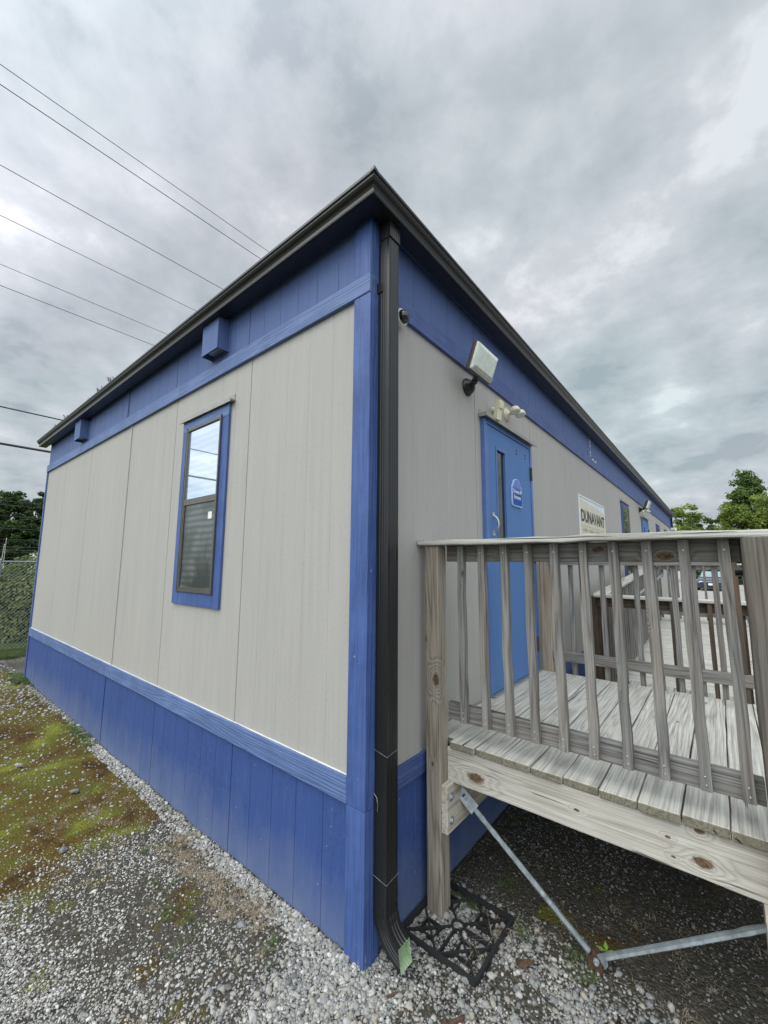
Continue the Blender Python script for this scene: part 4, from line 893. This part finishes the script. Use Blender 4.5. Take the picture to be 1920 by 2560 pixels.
# seedling by the anchor
mb = MB()
for k in range(4):
    a_ = k*1.57+.3; d = Vector((math.cos(a_), math.sin(a_), .25)); p = Vector((.845, .76, .045)); s_ = d.cross(Vector((0, 0, 1))).normalized()
    mb.add([p, p+d*.02+s_*.010, p+d*.045, p+d*.02-s_*.010], [(0, 1, 2, 3)])
mb.tube([(.845, .76, 0), (.845, .76, .045)], .001, 4)
M_leafb = plain('bright_leaf', (.20, .33, .05), .6); tag(obj('seedling', mb, M_leafb, fix=False), 'tiny bright green four-leaved seedling beside the ground anchor', 'seedling')

# black plastic grid half buried in gravel
mb = MB(); gx0, gx1, gy0, gy1 = .026, .428, .262, .675; cxg, cyg = .227, .468
def bar(a, b, wd=.008, z=.014, h=.03):
    z += .006; wd *= 1.05
    a = Vector((a[0], a[1], 0)); b = Vector((b[0], b[1], 0)); d = (b-a).normalized(); s_ = Vector((-d.y, d.x, 0))*wd/2
    zb = z-h; P = [a-s_, a+s_, b+s_, b-s_]; ws = random.uniform(-.004, .004), random.uniform(-.004, .004)
    zt = [z+ws[0]]*2+[z+ws[1]]*2
    mb.add([(p.x, p.y, zb) for p in P]+[(p.x, p.y, q) for p, q in zip(P, zt)], [(0, 1, 2, 3)[::-1], (4, 5, 6, 7), (0, 1, 5, 4), (1, 2, 6, 5), (2, 3, 7, 6), (3, 0, 4, 7)])
for a, b in (((gx0, gy0), (gx1, gy0)), ((gx1, gy0), (gx1, gy1)), ((gx1, gy1), (gx0, gy1)), ((gx0, gy1), (gx0, gy0))): bar(a, b, .015, .024, .04)
rc = .030
for sx, sy in ((1, -1), (-1, -1), (1, 1), (-1, 1)):
    qx, qy = cxg+sx*.1, cyg+sy*.103; ex, ey = cxg+sx*.2005, cyg+sy*.206
    bar((cxg+sx*rc*.7, cyg+sy*rc*.7), (ex, ey), .007, .018); bar((cxg, ey), (ex, cyg), .0075, .019)
    for a, b in ((( .042, 0), (0, .042)), ((0, .042), (-.042, 0)), ((-.042, 0), (0, -.042)), ((0, -.042), (.042, 0))):
        pass
    dq = [(qx+sx*.042, qy+sy*.042*-1*-1), (qx+.042*-sx*-1, qy), (qx, qy)]
    c4_ = [(qx-sx*.040, qy-sy*.040), (qx+sx*.040, qy-sy*.040), (qx+sx*.040, qy+sy*.040), (qx-sx*.040, qy+sy*.040)]
    for i in range(4): bar(c4_[i], c4_[(i+1) % 4], .006, .016)
for s_ in ((0, -1), (1, 0)): bar((cxg+s_[0]*rc, cyg+s_[1]*rc), (cxg+s_[0]*.2, cyg+s_[1]*.205), .008, .019)
for k in range(12): bar((cxg+rc*math.cos(k*R(30)), cyg+rc*math.sin(k*R(30))), (cxg+rc*math.cos((k+1)*R(30)), cyg+rc*math.sin((k+1)*R(30))), .007, .017)
tag(obj('plastic_grid', mb, M_rubber, org=(cxg, cyg, 0)), 'black plastic lattice grid lying in gravel under the downspout', 'grid')

# ---------------------------------------------------------------- lower landing and ramp behind the deck
RP = thing('wooden_ramp', (1.3, 5.5, 0), 'lower wooden landing and ramp with railings beyond the deck, along the grey wall', 'ramp')
def fz(y): return .43 if y < 4.6 else .43+(min(y, 8.3)-4.6)*.088
mb = MB()
k = 0; y = 4.55
while y < 12.2:
    za, zb = fz(y), fz(y+.128); o_ = []
    vs = [(.34, y, za-.036), (2.62, y, za-.036), (2.62, y+.126, zb-.036), (.34, y+.126, zb-.036), (.34, y, za), (2.62, y, za), (2.62, y+.126, zb), (.34, y+.126, zb)]
    mb.add(vs, [(3, 2, 1, 0), (4, 5, 6, 7), (0, 1, 5, 4), (1, 2, 6, 5), (2, 3, 7, 6), (3, 0, 4, 7)]); y += .1455
dm2 = W('deck', 'x').copy(); dm2.name = 'ramp_boards'; per_board(dm2, 'Y', .1455, 4.55)
obj('ramp_boards', mb, dm2, RP, .004)
mb = MB()
for i in range(18): mb.box(.16+.1455*i, .16+.1455*i+.138, 2.53, 4.40, .394, .43)
dm3 = W('deck', 'y').copy(); dm3.name = 'landing_boards'; per_board(dm3, 'X', .1455, .157)
obj('landing_boards', mb, dm3, RP, .004); mb = MB(); mb.box(.16, 2.78, 4.405, 4.54, .394, .43); obj('border_board', mb, W('deck', 'x'), RP, .004)
for y_ in (2.56, 3.4, 4.35, 6.0, 8.2): mb = MB(); mb.box(.36, 2.60, y_, y_+.038, fz(y_)-.20, fz(y_)-.045); obj('joist', mb, W('brown', 'x'), RP, .003, (.3, y_, .2))
def rail(p0, p1, n_posts, mat_b='rail', kp='post', h=1.0, below=.9, capw=.14, skip_first=False):
    """one run of railing: posts, cap, board under the cap, low rail, balusters"""
    p0 = Vector(p0); p1 = Vector(p1); d = p1-p0; L = Vector((d.x, d.y, 0)).length; ax = 'x' if abs(d.x) > abs(d.y) else 'y'; du = Vector((d.x, d.y, 0)).normalized(); nn = Vector((-du.y, du.x, 0))
    def slab(a, b, o0, o1, z0, z1):
        A = p0+d*a; Bq = p0+d*b; vs = []
        for P in (A, Bq):
            for oo in (o0, o1):
                for zq in (z0, z1): q = P+nn*oo; vs.append((q.x, q.y, q.z+zq))
        m = MB(); m.add(vs, [(0, 1, 3, 2), (4, 6, 7, 5), (0, 4, 5, 1), (2, 3, 7, 6), (0, 2, 6, 4), (1, 5, 7, 3)]); return m
    obj('cap_rail', slab(-.01, 1.01, -capw/2, capw/2, -.030, 0), W('deck', ax), RP, .005, p0)
    obj('top_rail', slab(0, 1, -.018, .018, -.125, -.0305), W('brown' if mat_b == 'brown' else 'rail', ax), RP, .003, p0)
    obj('bottom_rail', slab(0, 1, -.018, .018, -below, -below+.09), W('rail', ax), RP, .003, p0)
    for i in range(n_posts):
        u = i/(n_posts-1); q = p0+d*u; mb = MB(); mb.box(q.x-.045, q.x+.045, q.y-.045+.064*nn.y, q.y+.045+.064*nn.y, -.04, q.z-.0305) if ax == 'x' else mb.box(q.x-.045+.064*nn.x, q.x+.045+.064*nn.x, q.y-.045, q.y+.045, -.04, q.z-.0305)
        obj('post', mb, W(kp, 'z'), RP, .005, (q.x, q.y, 0))
    nb = int(L/.135)
    for i in range(nb):
        u = (i+.6)/nb; q = p0+d*u-nn*.0365; mb = wob(q.x-.018, q.x+.018, q.y-.018, q.y+.018, q.z-below-.06, q.z-.031, 'z', 3, .001, i); obj('baluster', mb, W(mat_b, 'z'), RP, .002, (q.x, q.y, q.z-1))
rail((.36, 3.30, 1.527), (2.62, 3.30, 1.515), 3, 'brown', 'brown', below=1.0)
rail((.37, 3.40, 1.530), (.37, 8.20, 1.860), 5, 'rail', 'brown', below=1.0)
rail((.37, 8.32, 1.88), (2.62, 8.32, 1.88), 3, 'rail', 'post', below=1.0)
rail((2.66, 4.6, 1.55), (2.66, 8.2, 1.86), 4, 'rail', 'post', below=1.0)
mb = MB(); mb.tube([(.50, 3.5, 1.33), (.50, 8.15, 1.65)], .019, 12); obj('handrail', mb, M_galv, RP)
mb = MB()
for y_ in (3.8, 5.2, 6.6, 8.0): mb.tube([(.41, y_, 1.30+(y_-3.5)*.069), (.46, y_, 1.29+(y_-3.5)*.069), (.50, y_, 1.315+(y_-3.5)*.069)], .007, 6)
obj('handrail_bracket', mb, M_galv, RP)

# ---------------------------------------------------------------- vegetation
def leafmat(name, c0, c1, c2):
    t = NT(name); n = t.noise(t.coord((1, 1, 1), True), .9, 4, .6); n2 = t.noise(t.coord(), 11, 2)
    k = t.ramp(t.math('ADD', t.math('MULTIPLY', n, .6), t.math('MULTIPLY', n2, .4)), (.36, c0), (.5, c1), (.64, c2))
    t.set(k, .6, 0, .3); tr = t.n('ShaderNodeBsdfTranslucent'); t.l(k, tr.inputs[0]); mx = t.n('ShaderNodeMixShader'); mx.inputs[0].default_value = .35
    t.l(t.b.outputs[0], mx.inputs[1]); t.l(tr.outputs[0], mx.inputs[2]); t.l(mx.outputs[0], t.out.inputs[0]); return t.m
M_leaf1 = leafmat('leaf_green', (.045, .08, .02), (.10, .165, .038), (.19, .27, .065))
M_leaf2 = leafmat('leaf_dark', (.016, .032, .012), (.042, .078, .022), (.11, .165, .04))
M_leaf3 = leafmat('leaf_bright', (.075, .12, .025), (.17, .235, .045), (.31, .38, .085))
M_trunk = plain('tree_bark', (.10, .08, .06), .9, 0, .3, 12, .5)
def leaves_np(P, N, size):
    n = len(P); a = rng.normal(size=(n, 3)); a = a/np.linalg.norm(a, axis=1)[:, None]
    N = N/np.linalg.norm(N, axis=1)[:, None]; u = np.cross(N, a); u /= np.linalg.norm(u, axis=1)[:, None]; v = np.cross(N, u)
    s_ = (size*rng.uniform(.6, 1.4, n))[:, None]
    V = np.stack([P-u*s_, P+v*s_*.55, P+u*s_, P-v*s_*.55], 1).reshape(-1, 3); Fq = np.arange(4*n).reshape(-1, 4)
    return V, Fq
def np_mesh(name, V, Fq, mat):
    me = bpy.data.meshes.new(name); me.vertices.add(len(V)); me.vertices.foreach_set('co', V.ravel()); me.loops.add(Fq.size)
    me.loops.foreach_set('vertex_index', Fq.ravel().astype(np.int32)); me.polygons.add(len(Fq)); me.polygons.foreach_set('loop_start', np.arange(len(Fq))*4); me.update(calc_edges=True); me.materials.append(mat); return me
def crown_pts(h, w_, nclump, per, seed, base=.25, top_narrow=.6):
    r_ = np.random.default_rng(seed); P = []; N = []
    for i in range(nclump):
        u = r_.uniform(0, 1)**.8; z = h*(base+(1-base)*u); rad = w_*(1-top_narrow*u**1.6)*(.35+.65*min(1, u*4+.3)); a = r_.uniform(0, 6.283); d = rad*math.sqrt(r_.uniform(.15, 1))
        c = np.array([math.cos(a)*d, math.sin(a)*d, z]); cr = w_*r_.uniform(.14, .30)
        q = r_.normal(size=(per, 3)); q /= np.linalg.norm(q, axis=1)[:, None]; rr_ = cr*r_.uniform(.4, 1.05, per)[:, None]
        P.append(c+q*rr_*np.array([1, 1, .7])); N.append(q+r_.normal(0, .7, (per, 3))+np.array([0, 0, .5]))
    return np.concatenate(P), np.concatenate(N)
PROTO = {}
def tree(x, y, h, w_, seed, mat, label, group, ncl=70, per=90, ls=.11, base=.25, tn=.6, zr=0):
    T = thing('tree', (x, y, 0), label, 'tree', group)
    P, N = crown_pts(h, w_, ncl, per, seed, base, tn); V, Fq = leaves_np(P, N, ls)
    o = bpy.data.objects.new('crown', np_mesh('crown', V, Fq, mat)); col.objects.link(o); o.parent = T
    mb = MB(); rr = random.Random(seed); r0 = h*.016+.04
    mb.tube([(x, y, -.1), (x+rr.gauss(0, .1), y, h*.3), (x+rr.gauss(0, .15), y+rr.gauss(0, .1), h*.6), (x, y, h*.92)], [r0*1.2, r0, r0*.6, r0*.12], 8)
    for k in range(9):
        z = h*rr.uniform(base*.9, .8); a = rr.uniform(0, 6.283); L = w_*rr.uniform(.4, .85)*(1-.5*z/h); mb.tube([(x, y, z), (x+math.cos(a)*L*.5, y+math.sin(a)*L*.5, z+L*.35), (x+math.cos(a)*L, y+math.sin(a)*L, z+L*.55)], [r0*.4, r0*.22, r0*.06], 5)
    obj('trunk', mb, M_trunk, T)
    return T
# right-hand trees, beyond the far end of the lot
G1 = 'trees beyond the gravel lot'
tree(4.5, 60, 12.5, 2.6, 1, M_leaf1, 'tall loose airy tree rising highest beyond the railing', G1, 150, 80, .14, .28, .72)
tree(8.2, 61, 12.6, 3.0, 2, M_leaf1, 'tree cut by the right edge of the photo', G1, 140, 90, .14, .1, .6)
tree(-1.2, 62, 9.3, 2.7, 3, M_leaf3, 'light green bushy tree right beside the far end of the building', G1, 110, 90, .14, .05, .5)
tree(1.7, 63, 8.0, 2.1, 4, M_leaf1, 'low tree filling the dip between the two clumps', G1, 70, 90, .14, .05, .5)
tree(3.4, 57, 8.4, 2.6, 5, M_leaf3, 'wide spreading bright tree in front of the tall airy one', G1, 110, 90, .13, .05, .55)
tree(6.2, 56.5, 9.3, 2.8, 6, M_leaf3, 'round green tree low behind the right end of the rail', G1, 110, 90, .14, .05, .5)
tree(.3, 55, 4.4, 2.0, 7, M_leaf2, 'dark shrubby tree behind the parked car, left', G1, 90, 90, .13, .0, .6)
tree(3.2, 54, 4.4, 2.0, 8, M_leaf2, 'dark shrubby tree behind the parked car, right', G1, 90, 90, .13, .0, .6)
tree(10.5, 58, 9.5, 3.0, 9, M_leaf1, 'broad green tree just outside the right edge', G1, 90, 90, .15, .05, .5)
# left-hand wood
G2 = 'trees of the wood beyond the fence'
for i, (x, y, h, w_, lb) in enumerate((( -62, 5.2, 8.6, 2.6, 'dark tree at the left edge of the photo, behind the wires'), (-63, 6.9, 10.0, 2.3, 'tallest round-topped dark tree left of the building'), (-61, 9.0, 9.3, 2.2, 'dark tree touching the building edge, lower crown'), (-64, 11.0, 10.4, 2.4, 'dark tree half hidden by the building corner'), (-58, 3.2, 7.6, 2.5, 'dark tree just outside the left edge'), (-57, 6.0, 6.0, 2.2, 'low dark undergrowth tree in front of the wood'), (-56, 8.3, 5.6, 2.2, 'low dark undergrowth tree beside the building edge'), (-66, 1.0, 9.2, 3.0, 'broad dark tree farther left outside the frame'))):
    tree(x, y, h, w_, 30+i, M_leaf2, lb, G2, 120, 100, .15, .02, .45)
# vine-covered mound behind the fence
c0 = np.array([-12.5, 2.3, 0]); n = 26000
q = rng.normal(size=(n, 3)); q[:, 2] = np.abs(q[:, 2]); q /= np.linalg.norm(q, axis=1)[:, None]
bump_ = 1+.10*(fbm(q[:, 0]*3+q[:, 2]*2, q[:, 1]*3+7, 1.4, 3, 77)-.5)*2
P = c0+q*np.array([1.75, 3.0, 2.22])*(bump_*rng.uniform(.90, 1.02, n))[:, None]
V, Fq = leaves_np(P, q+rng.normal(0, .55, (n, 3))+np.array([.1, -.1, .3]), .046)
MT = thing('vine_mound', (-12.5, 2.3, 0), 'big rounded vine-covered bush behind the chain-link fence', 'bush')
o = bpy.data.objects.new('foliage', np_mesh('foliage', V-c0, Fq, leafmat('vine_leaf', (.05, .075, .022), (.14, .18, .055), (.36, .40, .17)))); col.objects.link(o); o.parent = MT
mb = MB(); mb.lathe((-12.7, 1.75, -.1), (0, 0, 1), [(1.42, 0), (1.40, .8), (1.15, 1.4), (.7, 1.75), (.1, 1.88)], 24); st_ = obj('shade_core', mb, plain('inner_shade', (.02, .025, .012), .9), MT);  # solid dark core puts the foliage's inner shade into its colour
for v in st_.data.vertices: v.co.y = (v.co.y-1.75)*1.72+1.75-0 if False else v.co.y
st_.scale = (1, 1.7, 1); st_.location = (12.7-12.7*1+0+0, 0, 0) if False else st_.location
st_.data.transform(Matrix.Translation((12.7, -1.75, 0))); st_.location = (0, 0, 0)

# ---------------------------------------------------------------- chain-link fence
FN = thing('chain_link_fence', (-10.1, 0, 0), 'galvanised chain-link fence with pipe top rail left of the building', 'fence')
mb = MB(); mb.tube([(-10.1, -5, 1.835), (-10.1, 5.5, 1.835)], .019, 10); obj('top_rail', mb, M_galv, FN)
for y_ in (-4.7, -2.3, -.08, 2.3, 4.7):
    mb = MB(); mb.tube([(-10.1, y_, -.05), (-10.1, y_, 1.86)], .028, 12); mb.lathe((-10.1, y_, 1.86), (0, 0, 1), [(.031, 0), (.028, .02), (.01, .035)], 12); obj('post', mb, M_galv, FN, 0, (-10.1, y_, 0))
mb = MB(); z0_, z1_ = .06, 1.82; hh = z1_-z0_; dstep = .072
def wire3(a, b, r_=.0021):
    a = Vector(a); b = Vector(b); d = (b-a).normalized(); n1_ = Vector((1, 0, 0)); n2_ = d.cross(n1_); vs = []
    for p in (a, b): vs += [p+n1_*r_, p-n1_*r_*.5+n2_*r_*.87, p-n1_*r_*.5-n2_*r_*.87]
    mb.add(vs, [(0, 1, 4, 3), (1, 2, 5, 4), (2, 0, 3, 5)])
k = int(-4.0/dstep)
while k*dstep < 4.5:
    y_ = k*dstep; wire3((-10.1+.022, y_-hh/2, z0_), (-10.1+.022, y_+hh/2, z1_)); wire3((-10.1+.027, y_+hh/2, z0_), (-10.1+.027, y_-hh/2, z1_)); k += 1
obj('chain_mesh', mb, M_galv, FN, fix=False)

# ---------------------------------------------------------------- overhead wires
M_wire = plain('dark_cable', (.035, .037, .040), .6)
def wireline(x0, z0, r_, lb, grp='overhead power lines over the building', y0=-45, y1=170):
    mb = MB(); N = 26; pts = [(x0, y0+(y1-y0)*i/N, z0) for i in range(N+1)]; mb.tube(pts, r_, 6); o = obj('power_line', mb, M_wire, org=(x0, 0, z0)); tag(o, lb, 'power line', grp)
for z_, r_, lb in ((12.72, .011, 'uppermost thin power line crossing the sky on the left'), (12.25, .013, 'second power line from the top, just under the uppermost'), (10.39, .011, 'third power line from the top, alone in mid sky'), (9.25, .009, 'fourth power line from the top, thin'), (8.16, .008, 'fifth power line from the top, upper of a close pair'), (7.69, .009, 'sixth power line from the top, lower of a close pair')):
    wireline(-10.02, z_, r_*.75, lb)
wireline(-12, 5.63, .017, 'dark cable meeting the gutter near its far left end'); wireline(-12, 4.71, .030, 'thickest black cable, lowest, meeting the left corner of the building')
for i, z_ in enumerate((5.85, 5.58, 4.85, 4.03, 3.31, 2.82, 2.60, 2.47, 2.10)):
    wireline(-35, z_, .018, ['highest', 'second', 'third', 'fourth', 'fifth', 'sixth', 'seventh', 'eighth', 'lowest'][i]+' of the pale wires in front of the dark wood on the left', 'wires in front of the wood', -30, 60)
for (y_, zt, y2, lb) in ((2.60, 3.15, 2.598, 'taller thin white pole in front of the wood at the left edge'), (2.545, 2.80, 2.45, 'shorter leaning thin pole beside the taller white pole')):
    mb = MB(); mb.tube([(-30, y2-.03, -.05), (-30, (y2+y_)/2, zt*.6), (-30, y_, zt)], [.022, .018, .014], 8); mb.lathe((-30, y_, zt), (0, 0, 1), [(.018, 0), (.018, .03), (.006, .04)], 8); tag(obj('thin_pole', mb, M_alu, org=(-30, y_, 0)), lb, 'pole', 'thin poles by the fence')
# far vehicles on the left: only their tops show over the mound
def truck(x, y, L, wd, h, lb, cat, nm):
    T = thing(nm, (x, y, 0), lb, cat); x0, x1 = x-L/2, x+L/2; y0, y1 = y-wd/2, y+wd/2
    mb = MB(); mb.box(x0, x1-L*.28, y0, y1, .55, h); obj('cargo_box', mb, M_white, T, .03)
    mb = MB(); mb.prism([(x1-L*.275, .45), (x1, .45), (x1, h*.5), (x1-L*.07, h*.56), (x1-L*.12, h*.9), (x1-L*.275, h*.92)], y0+.05, y1-.05, 'y'); obj('cab', mb, M_white, T, .03)
    mb = MB(); mb.box(x1-L*.22, x1-L*.12, y0+.045, y0+.049, h*.58, h*.82); mb.box(x1-L*.093, x1-L*.088, y0+.2, y1-.2, h*.6, h*.84); obj('window', mb, M_dglass, T)
    for wx in (x0+L*.2, x1-L*.15):
        for wy, s_ in ((y0+.02, -1), (y1-.24, 1)): mb = MB(); mb.lathe((wx, wy, .42), (0, 1, 0), [(.2, 0), (.40, .01), (.42, .05), (.42, .2), (.2, .22)], 18); obj('wheel', mb, M_rubber, T)
truck(-46, 3.75, 4.6, 1.7, 1.66, 'small white van glimpsed under the fence rail at the left edge', 'van', 'parked_van')
truck(-47, 8.0, 5.0, 2.1, 2.62, 'white box truck whose roof shows above the vine-covered bush', 'truck', 'box_truck')

# ---------------------------------------------------------------- parked car seen through the railings
t = NT('dark_blue_car_paint'); t.set((.012, .016, .05), .25, .2, .6); t.b.inputs['Coat Weight'].default_value = 1; M_car = t.m
CX, CY = .87, 37.5
T = thing('parked_car', (CX, CY, 0), 'dark blue car parked facing us beyond the ramp railing', 'car')
def sec(y, pts): return [(CX+x, CY+y, z) for x, z in pts]
half = lambda w0, w1, z0, zs, zt, wt: [(-w0, z0), (-w1, z0+.18), (-w1, zs), (-wt, zt), (wt, zt), (w1, zs), (w1, z0+.18), (w0, z0)]
S_ = [(-.05, .74, .80, .28, .55, .66, .66), (.03, .80, .88, .22, .64, .74, .72), (.25, .82, .90, .20, .72, .82, .76), (.95, .84, .91, .20, .84, .98, .78), (1.9, .84, .91, .2, .90, .98, .80), (3.6, .84, .91, .2, .92, 1.0, .80), (4.4, .80, .88, .24, .90, 1.0, .74), (4.6, .72, .80, .3, .7, .8, .6)]
vs_ = []; 
for y_, *a in S_: vs_ += sec(y_, half(*a))
m_ = 8; fs_ = [(r*m_+i, r*m_+(i+1) % m_, (r+1)*m_+(i+1) % m_, (r+1)*m_+i) for r in range(len(S_)-1) for i in range(m_)]+[tuple(range(m_)), tuple(range((len(S_)-1)*m_, len(S_)*m_))]
mb = MB(); mb.add(vs_, fs_); obj('body', mb, M_car, T, .03)
mb = MB(); C_ = [(.98, .78, .97, .97), (1.75, .62, 1.42, .97), (3.2, .62, 1.45, .99), (4.1, .72, .99, .99)]
vs_ = [(CX-.76, CY+.98, .965), (CX+.76, CY+.98, .965), (CX+.60, CY+1.72, 1.43), (CX-.60, CY+1.72, 1.43), (CX-.78, CY+4.1, .98), (CX+.78, CY+4.1, .98), (CX+.60, CY+3.3, 1.44), (CX-.60, CY+3.3, 1.44)]
mb.add(vs_, [(0, 1, 2, 3), (3, 2, 6, 7), (7, 6, 5, 4), (0, 3, 7, 4), (1, 5, 6, 2), (0, 4, 5, 1)]); obj('cabin', mb, M_car, T, .03)
t = NT('windscreen'); t.set((.25, .32, .36), .12, 0, .8); mb = MB()
mb.add([(CX-.68, CY+.97+.02, 1.0), (CX+.68, CY+.99, 1.0), (CX+.54, CY+1.66, 1.412), (CX-.54, CY+1.66, 1.412)], [(0, 1, 2, 3)]); mb.v = [(v[0], v[1]-.03, v[2]+.02) for v in mb.v]; obj('windscreen', mb, t.m, T, fix=False)
for s_ in (-1, 1):
    mb = MB(); mb.lathe((CX+s_*.62, CY+.02, .64), (0, -1, 0), [(.16, -.1), (.15, .02), (.10, .06)], 14); mb.v = [(v[0], v[1], .64+(v[2]-.64)*.5) for v in mb.v]; obj('headlight', mb, M_lampglass, T)
    mb = MB(); mb.lathe((CX+s_*1.0, CY+1.35, 1.02), (0, 1, 0), [(.04, 0), (.10, .03), (.09, .12)], 10); obj('mirror', mb, M_car, T)
    for wy in (.85, 3.7): mb = MB(); mb.lathe((CX+s_*.82-.1, CY+wy, .32), (1, 0, 0), [(.18, 0), (.31, .01), (.32, .05), (.32, .16), (.18, .2)], 18); obj('wheel', mb, M_rubber, T)
mb = MB(); mb.box(CX-.55, CX+.55, CY-.075, CY-.052, .34, .44); mb.box(CX-.35, CX+.35, CY-.065, CY-.045, .56, .63); obj('grille', mb, M_dark, T)
mb = MB(); mb.box(CX-.21, CX+.09, CY-.10, CY-.077, .42, .57); obj('number_plate', mb, M_white, T)
